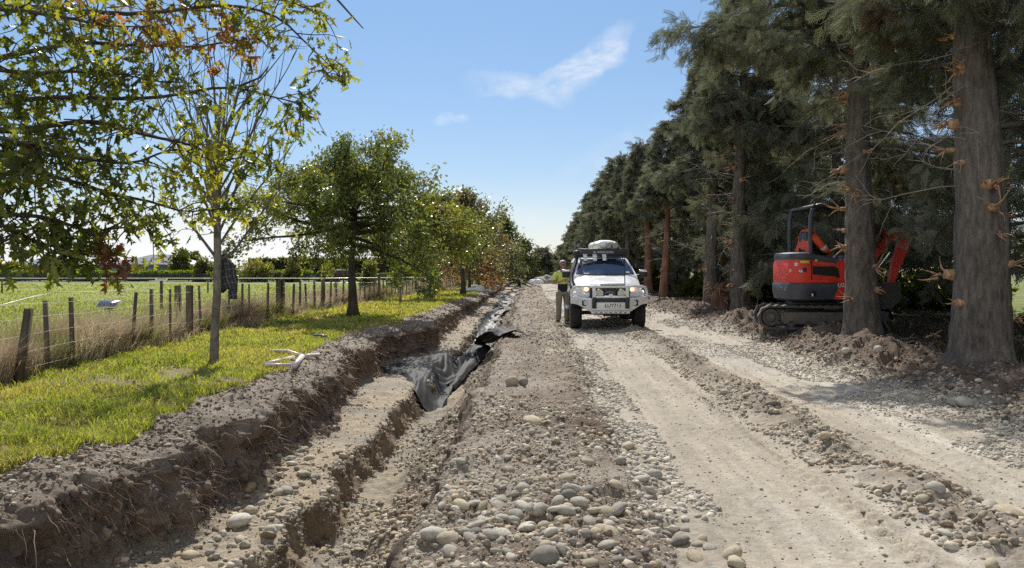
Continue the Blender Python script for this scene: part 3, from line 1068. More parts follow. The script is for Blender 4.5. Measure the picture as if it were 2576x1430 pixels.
far = [(-4.3, 54, 5.8, 2.3, AUTUMN, PALEG, .3, 'pinkish autumn tree halfway down the verge, thin sparse crown'),
       (-3.6, 61, 5.4, 2.3, PALEG, AUTUMN, .25, 'pale olive and rust tree behind the white sacks'),
       (-4.6, 68, 5.2, 2.4, PALEG, AUTUMN, .1, 'greyish green bushy tree far down the verge'),
       (-2.9, 74, 4.3, 2.4, PALEG, None, 0, 'low silvery green tree at the end of the verge beside the trench')]
for i, (x_, y_, H_, r_, pal, acc_, am, lab) in enumerate(far):
    H_ *= .9
    broadleaf('roadside_tree', lab, x_, y_, H_, 1.1, r_, .11, 5200, .24, LEAF_FAR, pal, acc_, am, 6 + i, group='distant verge trees', limbs=24, upright=.12)
for i, (x_, y_, H_, r_, lab) in enumerate([(-3.4, 88, 7.2, 2.8, 'dark evergreen with a pointed top at the end of the left tree row'), (-1.6, 96, 5.4, 2.6, 'rounded dark tree closing the left side of the road end')]):
    broadleaf('evergreen_tree', lab, x_, y_, H_, .5, r_, .16, 6000, .30, LEAF_FAR, GREENS * .55, None, 0, 20 + i, group='dark trees at the road end', limbs=28, upright=.3)


# ---- the near oak whose trunk stands outside the picture on the left
def near_oak():
    T = np.array([-4.9, 4.6])
    gz = float(ground_z(T[:1], T[1:])[0]) - .03
    root = thing('oak_tree', 'large oak overhanging the upper left with lobed green, yellow and rusty leaves', 'tree', (T[0], T[1], gz))
    o = np.array([T[0], T[1], gz])
    wood = MB(); lv = Leaves(); acc = []
    tp = np.array([[0, 0, 0], [.02, 0, 1], [.0, .03, 2], [.05, 0, 3.2], [.02, .05, 4.6], [.08, .1, 6.2]])
    wood.add(*tube(tp, [.19, .15, .14, .12, .09, .03], 12))
    guides = [
        [2.9, (-250, 60, 4.6), (0, 10, 4.8), (330, 40, 5.1), (560, 15, 5.4), (700, 35, 5.6), (780, 110, 5.8), (868, 205, 6.0)],
        [3.2, (-250, -60, 4.6), (0, -60, 4.9), (300, -30, 5.3), (520, -40, 5.6), (690, -10, 5.9), (825, 45, 6.2)],
        [2.7, (-200, 180, 4.5), (0, 130, 4.7), (200, 110, 4.9), (380, 120, 5.1), (520, 110, 5.2), (650, 95, 5.5)],
        [2.4, (-200, 300, 4.4), (0, 260, 4.6), (200, 235, 4.8), (400, 250, 5.1), (600, 215, 5.4), (700, 245, 5.6), (770, 260, 5.7)],
        [2.2, (-200, 330, 4.3), (50, 330, 4.5), (220, 300, 4.7), (350, 335, 5.0), (480, 355, 5.2), (580, 420, 5.4), (690, 350, 5.6)],
        [2.0, (-200, 400, 4.2), (0, 380, 4.3), (160, 400, 4.6), (330, 420, 4.9), (440, 370, 5.1), (570, 420, 5.3)],
        [1.9, (-250, 450, 4.1), (0, 440, 4.3), (110, 430, 4.5), (230, 480, 4.8), (380, 500, 5.0), (480, 530, 5.2), (580, 530, 5.3)],
        [1.7, (-250, 520, 4.0), (0, 530, 4.2), (130, 550, 4.4), (260, 580, 4.7), (400, 560, 5.0)],
        [1.6, (-250, 520, 3.9), (0, 560, 4.1), (100, 610, 4.4), (230, 645, 4.6)],
        [2.6, (-300, 120, 4.3), (-60, 170, 4.2), (120, 190, 4.3), (260, 170, 4.5), (420, 210, 4.9)],
        [2.9, (-300, -20, 4.2), (-60, 20, 4.1), (150, 40, 4.2), (260, 70, 4.4), (430, 60, 4.8)],
        [2.3, (-300, 250, 4.2), (-60, 350, 4.1), (60, 370, 4.1), (180, 350, 4.3)],
        [3.6, (-300, -250, 4.8), (50, -220, 5.3), (350, -180, 5.8), (560, -160, 6.2)],
        [4.2, (-400, -420, 4.5), (-100, -450, 4.2), (250, -420, 4.4)],
        [3.9, (-500, -300, 5.4), (-200, -320, 6.4), (100, -260, 7.2)],
    ]
    for gi, g in enumerate(guides):
        pts = [along(tp, g[0] / 6.2)] + [at(*q) - o for q in g[1:]]
        # smooth resample
        P0 = np.array(pts); tt = np.linspace(0, len(P0) - 1, 22)
        ps = np.stack([np.interp(tt, np.arange(len(P0)), P0[:, a]) for a in range(3)], 1)
        ps[1:-1] += rng.normal(0, .018, (20, 3))
        for _ in range(2): ps[1:-1] = .25 * ps[:-2] + .5 * ps[1:-1] + .25 * ps[2:]
        wood.add(*tube(ps, np.linspace(.021, .003, 22), 6, False))
        L = np.linalg.norm(np.diff(ps, axis=0), axis=1).sum()
        nt = int(L * (11 if gi < 7 else 14))
        for j in range(nt):
            s = .22 + .78 * (j + rng.random()) / nt
            p = along(ps, s)
            d = np.array([rng.normal(.1, .6), rng.normal(0, .6), rng.normal(-.12, .55)])
            ln = rng.uniform(.12, .42) * (1.25 - .5 * s)
            tw = wander(p, d, ln, 3, .3, .08)
            wood.add(*tube(tw, np.linspace(.0055, .002, 4), 3, False))
            # clusters of leaves at the twig end and along it
            lv.twig(tw, int(rng.integers(6, 15) * (1.1 - .45 * s)), .045, .08, .5, .3)
        lv.twig(ps[-4:], 20, .05, .082, .5)
    # hanging twig with withered leaves
    h0 = at(255, 590, 4.5) - o
    tw = np.array([h0, at(275, 630, 4.45) - o, at(290, 660, 4.4) - o, at(300, 700, 4.4) - o])
    wood.add(*tube(tw, [.006, .004, .003, .002], 4, False))
    nb = len(lv.p)
    for _ in range(44):
        lv.put(along(tw, rng.uniform(.05, .85)) + rng.normal(0, .04, 3), np.array([rng.normal(0, .6), rng.normal(0, .6), -1]), rng.uniform(.055, .10))
    ne = len(lv.p)
    tw2 = np.array([at(300, 700, 4.4) - o, at(298, 716, 4.4) - o, at(303, 730, 4.4) - o])
    wood.add(*tube(tw2, .0018, 3, False))
    for _ in range(4):
        lv.put(tw2[1] + rng.normal(0, .012, 3), np.array([rng.normal(0, .3), rng.normal(0, .3), -1]), rng.uniform(.05, .075))
    # bare twig ends against the sky
    for a, b, c in (((600, 218, 5.4), (655, 195, 5.4), (675, 168, 5.4)), ((845, -5, 6.2), (885, 40, 6.2), (914, 72, 6.2)), ((330, 330, 4.9), (250, 305, 4.8), (160, 300, 4.7))):
        wood.add(*tube(np.array([at(*a), at(*b), at(*c)]) - o, [.009, .007, .004], 5, False))
    Pw = np.array(lv.p)
    c = leaf_colors(Pw, GREENS * 1.02, None, 0, 40, 2.2)
    # autumn colour on one part of the crown
    W = Pw + o
    sx = W[:, 0] / W[:, 1] * FV + 1340; sz = 680 - (W[:, 2] - CAM_H) / W[:, 1] * FV
    m = (fbm(Pw[:, 0] * 2.2, Pw[:, 2] * 2.2, 3, 350) * .9 + rng.normal(0, .18, len(Pw)) + .75 * np.exp(-((W[:, 0] + 2.35) / .75) ** 2 - ((W[:, 2] - 3.0) / .32) ** 2)) > .72
    c[m] = np.array([[.30, .19, .07], [.33, .25, .08], [.32, .13, .09], [.24, .19, .06]])[rng.integers(0, 4, m.sum())]
    c[nb:ne] = np.array([.17, .075, .045]) * rng.uniform(.6, 1.3, (ne - nb, 1))
    wood.build('trunk', M_oakbark, root)
    cr = MB()
    d_ = np.array(lv.d); s_ = np.array(lv.s); pick = rng.integers(0, 4, len(Pw))
    for q in range(4):
        k_ = pick == q
        sc_ = np.stack([s_[k_] * rng.uniform(.6, 1.1, k_.sum()), s_[k_] * rng.uniform(.8, 1.25, k_.sum()), s_[k_]], 1)
        stamp(cr, LEAF_VAR[q][0], LEAF_VAR[q][1], Pw[k_], frames(d_[k_], rng.uniform(0, 6.283, k_.sum())), sc_, c[k_])
    cr.build('crown', M_oakleaf, root)
    return root
near_oak()


# ---- pale stemmed tree carrying the shirt
def pale_tree():
    x, y = -4.15, 10.4
    gz = float(ground_z(np.array([x]), np.array([y]))[0]) - .04
    root = thing('young_tree', 'pale barked young tree with bare upright branches, shirt hung on its stem', 'tree', (x, y, gz))
    wood = MB(); lv = Leaves(); limbs = MB()
    tp = np.array([[-.02, 0, 0], [-.01, 0, .12], [0, 0, .5], [.03, .0, 1.0], [.035, 0, 1.5], [.03, .0, 1.9], [.0, .0, 2.3], [.03, 0, 2.9], [.08, 0, 3.6]])
    wood.add(*tube(tp, [.078, .06, .053, .051, .048, .045, .04, .028, .014], 12))
    for i in range(25):
        t = .52 + .4 * (i / 25)
        p = along(tp, t)
        a = i * 2.4; up = rng.uniform(1.1, 2.6)
        L = rng.uniform(1.4, 2.6) * (1.15 - .5 * i / 34)
        b = wander(p, (math.cos(a), math.sin(a), up), L, 6, .07, -.04)
        limbs.add(*tube(b, np.linspace(.019, .003, 7), 5, False))
        for j in range(6):
            tw = wander(along(b, rng.uniform(.3, .95)), b[-1] - b[0] + rng.normal(0, .9, 3), rng.uniform(.3, .8), 4, .12, -.02)
            limbs.add(*tube(tw, np.linspace(.006, .002, 5), 3, False))
            if rng.random() < .22 and i < 24: lv.twig(tw, rng.integers(1, 6), .05, .085, .5)
    for q in [[(541, 645, 10.4), (500, 590, 10.3), (455, 540, 10.1), (410, 460, 10.0)], [(545, 660, 10.4), (590, 630, 10.5), (640, 560, 10.7), (700, 480, 10.8), (735, 300, 10.9)]]:
        b = np.array([at(*e) for e in q]) - (x, y, gz)
        limbs.add(*tube(b, np.linspace(.022, .006, len(b)), 6, False))
        for j in range(12):
            tw = wander(along(b, rng.uniform(.2, .95)), (rng.normal(0, .6), rng.normal(0, .6), .6), rng.uniform(.25, .7), 4, .2, 0)
            limbs.add(*tube(tw, np.linspace(.006, .002, 5), 3, False))
            lv.twig(tw, rng.integers(3, 9), .05, .085, .5)
    wood.build('trunk', M_palebark, root)
    limbs.build('branches', bark('young_branch', (.075, .065, .055), (.17, .15, .125), 14), root)
    cr = MB(); lv.mesh(cr, LEAF_MID, leaf_colors(np.array(lv.p), GREENS, AUTUMN, .0, 44))
    cr.build('crown', M_oakleaf, root)
pale_tree()
# ------------------------------------------------------------------ conifer row on the right
def spray_shape(n, w=.05, droop=.35):
    V = []; F = []
    def tri(a, b, wd):
        a = np.array(a); b = np.array(b)
        d = b - a; nrm = np.array([-d[1], d[0], 0]); nrm = nrm / (np.linalg.norm(nrm) + 1e-9) * wd
        k = len(V); V.extend([a - nrm * .5, a + nrm * .5, b]); F.append([k, k + 1, k + 2])
    tri([0, 0, 0], [0, 1, -droop], w * 1.0)
    for i in range(n):
        t = .08 + .86 * i / n
        for s in (-1, 1):
            L = .46 * (1 - t) ** .6 * (.75 + .35 * ((i * 7 + s) % 3) / 2) + .06
            a = [0, t, -droop * t * t]; b = [s * L * .72, t + L * .72, -droop * (t + L * .5) ** 2 - .10 * L]
            tri(a, b, w * 1.25)
            tri([s * L * .36, t + L * .36, -droop * t * t], [s * L * .20 + s * .04, t + L * .8, -droop * (t + .2) ** 2], w)
    return np.array(V), np.array(F)


SPRAY_A = spray_shape(8, .034)
SPRAY_B = spray_shape(6, .06)
SPRAY_C = spray_shape(4, .11)
NEEDLES = np.array([[.145, .158, .118], [.19, .20, .152], [.11, .125, .095], [.23, .23, .175], [.17, .175, .135]])
M_torn = NT('torn_wood')
_f = M_torn.noise(30, 5, .6, (1, 1, .3))
M_torn = M_torn.done(M_torn.pbr(M_torn.ramp(_f, [(.3, (.23, .12, .07)), (.5, (.42, .25, .14)), (.72, (.62, .48, .33))]), .8, 0, .2))
M_wood_red = bark('stripped_bark', (.13, .065, .045), (.28, .15, .10), 8, (1, 1, .15), .7)


def splinter(mb, p, d, L, w):
    """fan of torn wood fibres standing out of a broken branch"""
    k = rng.integers(4, 8)
    for _ in range(k):
        dd = np.array(d) + rng.normal(0, .35, 3)
        q = wander(p + rng.normal(0, w * .5, 3), dd, L * rng.uniform(.5, 1.2), 3, .2, .05)
        mb.add(*tube(q, np.linspace(w * .42, w * .05, 4), 4))


def conifer(label, x, y, H, tr, zlow_road, zlow_back, nb, per, shape, ssize, blen, seed, near=False, lean=(0, 0), group='conifers along the right side of the road', barkm=None, stubs=0, dead=0, road_reach=1.0, name='conifer_tree', long_limbs=()):
    gz = float(ground_z(np.array([x]), np.array([y]))[0]) - .06
    root = thing(name, label, 'tree', (x, y, gz), 0, group)
    r = np.random.default_rng(500 + seed)
    k = 80 if near else 14; n = 56 if near else 9
    t = np.linspace(0, 1, k + 1)
    hz = H * t ** 1.25
    cx = lean[0] * hz + .06 * np.sin(hz * .7 + seed) ; cy = lean[1] * hz + .05 * np.cos(hz * .6 + seed * 2)
    rad = tr * (1 - .92 * (hz / H) ** .85) + tr * .24 * np.exp(-hz / .2)
    tp = np.stack([cx, cy, hz], 1)
    th = np.arange(n) / n * 6.2832
    rr = rad[:, None] * (1 + .07 * vn(np.cos(th)[None] * 2 + 9 * seed, np.sin(th)[None] * 2 + hz[:, None] * .8, seed) + .13 * np.exp(-hz / .35)[:, None] * np.sin(th * 4 + seed)[None])
    if near:
        A_ = np.arange(n)[None] * 1.0; Hh = hz[:, None]
        rdg = np.abs(vn(A_ * .55 + .8 * vn(Hh * 1.5, A_ * .1, seed + 3), Hh * 1.7, seed + 1)) + .6 * np.abs(vn(A_ * 1.1, Hh * 4.2, seed + 2))
        rr = rr + tr * (.10 * rdg - .04)
    rings = np.stack([cx[:, None] + rr * np.cos(th), cy[:, None] + rr * np.sin(th), np.repeat(hz[:, None], n, 1)], -1)
    MB().add(*loft(rings)).build('trunk', barkm or M_conbark, root)
    at_h = lambda h: np.array([np.interp(h, hz, cx), np.interp(h, hz, cy), h])
    rad_h = lambda h: np.interp(h, hz, rad)
    wood = MB(); P_ = []; D_ = []; S_ = []
    for i in range(nb + len(long_limbs)):
        a = i * 2.399 + r.normal(0, .35)
        road = max(-math.cos(a), -.85 * math.sin(a))   # +1 when it points at the road or towards the camera
        zl = zlow_back + (zlow_road - zlow_back) * float(sstep(road, -.35, .35))
        q = ((i + r.random()) / nb) ** 1.1
        h = zl + (H * .97 - zl) * q
        L = blen * (1 - (h / H) ** 1.25) ** .95 * r.uniform(.6, 1.2) + .25
        if road > .2: L *= road_reach
        if i >= nb: h, a, L = long_limbs[i - nb]
        d = np.array([math.cos(a), math.sin(a), .35 + r.normal(0, .18) + .5 * (h / H) ** 2])
        pts = [at_h(h)]
        dd = d / np.linalg.norm(d)
        for j in range(7):
            dd = dd + r.normal(0, .09, 3); dd[2] += -.13 if j < 4 else .04
            dd /= np.linalg.norm(dd); pts.append(pts[-1] + dd * L / 7)
        pts = np.array(pts)
        r0 = .018 + .016 * L
        wood.add(*tube(pts, np.linspace(r0, .004, 8), 5, False))
        m = int(per * L / blen * r.uniform(.7, 1.3))
        nbl = max(3, m // 9)
        for b in range(nbl):
            s = .25 + .75 * (b + r.random()) / nbl
            p = along(pts, s)
            ld = np.array([pts[-1][0] - pts[0][0], pts[-1][1] - pts[0][1], 0]); ld /= np.linalg.norm(ld) + 1e-9
            sd_ = np.array([-ld[1], ld[0], 0]) * (1 if b % 2 else -1)
            bd = ld * r.uniform(.3, .9) + sd_ * r.uniform(.4, 1) + np.array([0, 0, r.uniform(-.45, .25)])
            bl = (.35 + .28 * L) * r.uniform(.4, 1.0) * (1.15 - .6 * s)
            q2 = [p]; bdd = bd / np.linalg.norm(bd)
            for j in range(3):
                bdd = bdd + r.normal(0, .15, 3); bdd[2] -= .16; bdd /= np.linalg.norm(bdd); q2.append(q2[-1] + bdd * bl / 3)
            q2 = np.array(q2)
            if near: wood.add(*tube(q2, np.linspace(.007, .002, 4), 3, False))
            for _ in range(max(1, m // nbl)):
                pp = along(q2, r.random() ** .6) + r.normal(0, .05, 3)
                sdv = bdd * .8 + r.normal(0, .55, 3); sdv[2] -= .45
                P_.append(pp); D_.append(sdv); S_.append(ssize * r.uniform(.6, 1.35))
    # dead bare twigs, pale against the dark
    for i in range(dead):
        a = r.uniform(2.2, 4.6) if r.random() < .75 else r.uniform(0, 6.28)
        h = r.uniform(zlow_back + .3, zlow_road + 2.0)
        L = r.uniform(.5, 1.7)
        d = np.array([math.cos(a), math.sin(a), r.uniform(-.3, .5)])
        q = wander(at_h(h), d, L, 6, .13, .05)
        wood.add(*tube(q, np.linspace(.012, .003, 7), 4, False), mi=1)
        for _ in range(5):
            tw = wander(along(q, r.uniform(.3, 1)), d + r.normal(0, .7, 3), L * r.uniform(.2, .5), 4, .2, .06)
            wood.add(*tube(tw, np.linspace(.006, .002, 5), 3, False), mi=1)
    # branch stubs torn off on the road side
    for i in range(stubs):
        h = .5 + (zlow_road + .8) * (i + r.random()) / stubs
        a = r.choice([r.uniform(2.6, 3.7), r.uniform(2.3, 5.0), r.uniform(5.2, 6.3)], p=[.5, .35, .15])
        d = np.array([math.cos(a), math.sin(a), r.uniform(-.15, .3)])
        c0 = at_h(h); p0 = c0 + d * rad_h(h) * .85
        sb = MB(); w = r.uniform(.025, .06) * (1.2 if near else .9)
        L = r.uniform(.05, .16)
        q = np.array([p0, p0 + d * L * .6, p0 + d * L + rng.normal(0, .01, 3)])
        sb.add(*tube(q, [w * 1.3, w, w * .9], 8), mi=0)
        splinter(sb, q[-1], d + np.array([0, 0, -.1]), r.uniform(.12, .36), w * .7)
        sb.build('torn_stub', M_torn, root)
    wood.build('branches', [M_conbark, M_twig], root)
    P_ = np.array(P_); D_ = np.array(D_)
    mb = MB()
    c = leaf_colors(P_, NEEDLES, np.array([[.13, .085, .05], [.11, .08, .055]]), -.12, 60 + seed, .9)
    stamp(mb, shape[0], shape[1], P_, frames(D_, r.uniform(0, 6.28, len(P_))), np.array(S_), c)
    mb.build('crown', M_needle, root)
    return root


ROW = 'conifers along the right side of the road'
conifer('thick grey-brown conifer trunk at the right edge, nearest of the row', 5.55, 10.0, 9.5, .36, 4.1, 1.8, 90, 260, SPRAY_A, .24, 2.7, 1, True, stubs=20, dead=30, road_reach=.8)
conifer('conifer with a curved pale left side standing in front of the excavator', 5.95, 14.5, 10.0, .31, 5.3, 2.2, 90, 240, SPRAY_A, .25, 2.4, 2, True, lean=(.012, 0), stubs=20, dead=40, long_limbs=((5.3, 3.3, 3.3), (5.8, 3.0, 3.1), (6.2, 3.5, 3.0), (5.5, 2.75, 2.5), (6.0, 3.25, 3.5), (5.0, 3.5, 2.6)), road_reach=1.05)
conifer('dark conifer trunk just left of the excavator with an orange stump at its foot', 5.72, 21.9, 9.3, .26, 4.9, 1.6, 96, 220, SPRAY_A, .28, 2.5, 3, True, stubs=17, dead=36)
conifer('slim dark conifer behind the orange stump', 6.1, 27.0, 8.9, .26, 4.4, 1.5, 96, 170, SPRAY_B, .34, 2.8, 4, True, stubs=9, dead=14)
conifer('conifer with a reddish split trunk, two trunks right of the pickup', 5.9, 35.5, 7.9, .22, 4.2, 1.3, 84, 120, SPRAY_B, .38, 2.1, 5, False, stubs=6, dead=14, barkm=M_wood_red, lean=(.02, 0))
conifer('conifer with a red stripped trunk leaning just right of the pickup', 6.1, 42.0, 8.2, .25, 4.2, 1.2, 84, 120, SPRAY_B, .40, 2.1, 6, False, stubs=4, dead=8, barkm=M_wood_red, lean=(-.03, 0))
ys_ = [48.5, 55, 62, 70, 79, 88]
labs = ['conifer directly behind the roof of the pickup', 'pointed conifer rising behind the white bundle', 'conifer leaning over the road beyond the pickup',
        'conifer above the left side of the pickup roof', 'low conifer past the man, near the end of the right row', 'last small conifer of the right row beside the cloud']
hs_ = [8.5, 9.0, 8.9, 8.4, 7.4, 6.6]
xs_ = [5.8, 5.7, 5.6, 5.3, 5.0, 4.8]
for i in range(6):
    conifer(labs[i], xs_[i], ys_[i], hs_[i], .24, 3.6 - .4 * i, 1.0, 70, 100, SPRAY_C, .46 + .04 * i, 2.4, 10 + i, False)
# second line of conifers behind the row, one added to shade the excavator arm
for i, (x_, y_, H_, lab) in enumerate([(10.5, 12.5, 9.0, 'conifer standing in the shade behind the two nearest trunks'), (10.6, 18.0, 9.6, 'conifer behind the excavator boom'), (9.8, 24.5, 9.6, 'conifer in the shade behind the excavator canopy'),
                                         (9.9, 31, 9.4, 'conifer in the dark second line right of the reddish trunk'), (10.0, 39, 9.4, 'conifer hidden behind the reddish trunks'), (9.4, 8.0, 8.5, 'conifer at the far right behind the thick trunk'), (7.7, 20.3, 9.3, 'conifer added behind the excavator canopy to shade its arm'), (8.8, 28.0, 9.0, 'conifer in the second line behind the slim trunk'), (9.3, 35.0, 8.8, 'conifer in the second line just right of the reddish trunks'),
                                         (9.4, 46.0, 8.6, 'conifer of the second line right of the pickup mirror'), (9.2, 55.0, 8.6, 'conifer of the second line over the pickup bonnet side')]):
    conifer(lab, x_, y_, H_, .22, 1.5, 1.5, 66, 95, SPRAY_B, .38, 3.0, 30 + i, False, group='second line of conifers in the shade', dead=6)
# dark trees closing the end of the road
for i, (x_, y_, H_, lab) in enumerate([(1.2, 101, 4.6, 'dark tree closing the end of the road, left of the gravel pile'), (4.0, 103, 4.8, 'dark tree closing the end of the road behind the man'), (7.5, 101, 6.2, 'dark tree closing the road end behind the pickup'), (-4.6, 104, 6.0, 'dark tree behind the last roadside tree')]):
    conifer(lab, x_, y_, H_, .2, .3, .3, 60, 50, SPRAY_C, .8, 2.6, 50 + i, False, group='dark trees at the road end')

# bushes and undergrowth
def bush(label, x, y, rx, rz, n, size, pal, seed, name='bush', group=None, z0=None, cat='bush', mat_=None):
    gz = float(ground_z(np.array([x]), np.array([y]), False)[0]) if z0 is None else z0
    root = thing(name, label, cat, (x, y, gz - .02), 0, group)
    r = np.random.default_rng(800 + seed)
    cl = r.normal(0, 1, (26, 3)); cl /= np.linalg.norm(cl, axis=1)[:, None]; cl *= r.uniform(.35, .85, (26, 1))
    cl[:, 2] = np.abs(cl[:, 2]) * 1.3 - .05
    i = r.integers(0, 26, n)
    d = r.normal(0, 1, (n, 3)); d /= np.linalg.norm(d, axis=1)[:, None]
    p = (cl[i] + d * (.28 * r.random((n, 1)) ** .4)) * (rx, rx, rz * .8) + (0, 0, .12 * rz)
    p[:, 2] = np.maximum(p[:, 2], .02)
    w = MB()
    for c in cl:
        w.add(*tube(np.array([[0, 0, 0], c * (rx * .35, rx * .35, rz * .4), c * (rx * .9, rx * .9, rz * .8)]), [.03 * rx, .02 * rx, .006 * rx], 4, False))
    w.build('stems', M_oakbark, root)
    mb = MB()
    stamp(mb, LEAF_FAR[0], LEAF_FAR[1], p, frames(d + (0, 0, .1), r.uniform(0, 6.28, n)), size * r.uniform(.6, 1.3, n), leaf_colors(p, pal, None, 0, seed, 1.5 / rx))
    mb.build('foliage', mat_ or M_oakleaf, root)
    return root


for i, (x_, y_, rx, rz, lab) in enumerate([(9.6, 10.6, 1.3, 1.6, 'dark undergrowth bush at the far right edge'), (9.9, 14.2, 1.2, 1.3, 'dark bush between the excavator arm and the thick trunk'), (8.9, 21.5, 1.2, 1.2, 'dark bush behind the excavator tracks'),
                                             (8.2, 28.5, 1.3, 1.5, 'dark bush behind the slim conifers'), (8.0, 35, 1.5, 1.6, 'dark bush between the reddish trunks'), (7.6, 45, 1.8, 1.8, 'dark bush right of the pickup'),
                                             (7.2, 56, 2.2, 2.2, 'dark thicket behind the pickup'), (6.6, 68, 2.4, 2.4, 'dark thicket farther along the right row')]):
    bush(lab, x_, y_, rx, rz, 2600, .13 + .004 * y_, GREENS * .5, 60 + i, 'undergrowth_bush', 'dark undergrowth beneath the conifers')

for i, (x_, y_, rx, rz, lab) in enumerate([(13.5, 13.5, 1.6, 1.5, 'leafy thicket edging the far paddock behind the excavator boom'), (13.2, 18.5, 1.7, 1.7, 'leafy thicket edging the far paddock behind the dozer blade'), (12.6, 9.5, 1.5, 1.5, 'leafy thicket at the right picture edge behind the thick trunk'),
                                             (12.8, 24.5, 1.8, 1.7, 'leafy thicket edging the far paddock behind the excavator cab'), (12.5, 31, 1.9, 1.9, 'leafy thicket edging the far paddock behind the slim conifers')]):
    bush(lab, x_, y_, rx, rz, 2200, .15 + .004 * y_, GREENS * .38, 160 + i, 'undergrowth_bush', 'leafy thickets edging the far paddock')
# ------------------------------------------------------------------ fences
M_post = bark('weathered_post', (.06, .048, .036), (.17, .14, .105), 11, (1, 1, .12), .8, .01)
M_wire = mat('fence_wire', (.30, .30, .29), .4, .8)
M_white = mat('white_plastic', (.74, .74, .72), .4, var=.05)
M_dark = mat('dark_plastic', (.02, .021, .024), .45, var=.2)


def post(mb, x, y, h, w, lean=(0, 0), square=False, z=None):
    z = float(ground_z(np.array([x]), np.array([y]), False)[0]) - .25 if z is None else z
    pts = np.array([[x, y, z], [x + lean[0] * .5, y + lean[1] * .5, z + (h + .25) * .5], [x + lean[0], y + lean[1], z + h + .25]])
    if square:
        v, f = tube(pts, [w * .72, w * .7, w * .68], 4, True, .785 + rng.normal(0, .2))
    else:
        v, f = tube(pts, [w * .52, w * .5, w * .49], 10)
    v = v + rng.normal(0, w * .02, v.shape)
    mb.add(v, f)


fence = thing('wire_fence', 'long farm fence of weathered posts, thin battens and wires along the grass verge', 'fence', (0, 0, 0))
near_posts = [(8.75, .82, .085, (.10, .05)), (9.5, .88, .075, (-.03, 0)), (10.15, .90, .07, (-.03, 0)), (11.95, .92, .06, (.07, .0)), (12.75, .95, .055, (0, 0)), (13.55, .93, .05, (0, 0)),
              (14.5, .98, .12, (0, 0)), (15.15, .97, .055, (-.04, 0)), (16.0, .95, .05, (0, 0)), (16.85, .96, .05, (.01, 0)), (17.75, .98, .05, (.01, 0)), (18.3, .96, .05, (-.01, 0)),
              (19.7, .97, .05, (.02, 0)), (20.8, 1.03, .17, (0, 0)), (21.3, .98, .06, (-.02, 0))]
for i, (y, h, w, ln) in enumerate(near_posts):
    mb = MB(); post(mb, fence_x(y), y, h, w * .82, (ln[0] * 1.25, ln[1]), square=(w > .1 or i % 2 == 0))
    mb.build('post' if w > .065 else 'batten', M_post, fence, smooth=w < .1)
y = 22.1; i = 0
while y < 84:
    big = i % 5 == 4
    mb = MB(); post(mb, fence_x(y), y, (1.08 if big else .95) + rng.normal(0, .03), .13 if big else .055, (rng.normal(0, .025), rng.normal(0, .02)), not big)
    mb.build('post' if big else 'batten', M_post, fence)
    y += .8 + rng.normal(0, .06) + (.004 * y); i += 1
for k, hz in enumerate([.16, .34, .52, .70, .86]):
    yy = np.linspace(3.2, 84, 90)
    z = ground_z(fence_x(yy), yy, False) + hz + .012 * np.sin(yy * 1.9 + k)
    mb = MB(); mb.add(*tube(np.stack([fence_x(yy) + .05, yy, z], 1), np.maximum(.0012, .00016 * yy), 4))
    mb.build('wire', M_wire, fence)

tape_fence = thing('tape_fence', 'electric tape fence on T-topped posts crossing the paddock in front of the hedge', 'fence', (0, 0, 0))
tp_ = []
for px in (-250, 5, 264, 523, 790, 1040):
    x, y = (px - 1340) / FV * 54, 54
    z = float(ground_z(np.array([x]), np.array([y]), False)[0])
    mb = MB(); post(mb, x, y, 1.0, .11); po = mb.build('post', M_post, tape_fence)
    mb = MB(); mb.add(*rbox(x, y, z + 1.04, .62, .06, .07, .02))
    mb.build('insulator', M_white, po)
    tp_.append((x, y, z + 1.05))
for dz, w in ((0, .022), (-.32, .014)):
    mb = MB(); mb.add(*tube(np.array(tp_) + (0, -.05, dz), w, 4)); mb.build('tape', M_white, tape_fence)

t_post = thing('tape_post', 'single dark post with a white T insulator among the tall paddock grass', 'post', (0, 0, 0))
x, y = (406 - 1340) / FV * 30, 30.0
mb = MB(); post(mb, x, y, 1.08, .11); mb.build('post', M_post, t_post)
mb = MB(); z = float(ground_z(np.array([x]), np.array([y]), False)[0])
mb.add(*rbox(x, y, z + 1.11, .46, .05, .05, .015)); mb.add(*rbox(x - .2, y, z + 1.15, .05, .05, .08, .01)); mb.add(*rbox(x + .2, y, z + 1.15, .05, .05, .08, .01))
mb.build('insulator', M_white, t_post)
mb = MB()
pts = np.array([at(-40, 780, 26), at(60, 752, 30), at(128, 735, 34), at(220, 734, 33.5), at(330, 730, 32), at(403, 722, 30)])
mb.add(*tube(pts, [.02, .022, .022, .02, .018, .014], 5))
tag(mb.build('electric_tape', M_white), 'white electric tape stretched low over the paddock to the T-topped post', 'tape')
mb = MB(); post(mb, (448 - 1340) / FV * 24, 24, 1.0, .17, square=True)
tag(mb.build('strainer_post', M_post), 'square-topped old post standing in the dry grass behind the fence', 'post')

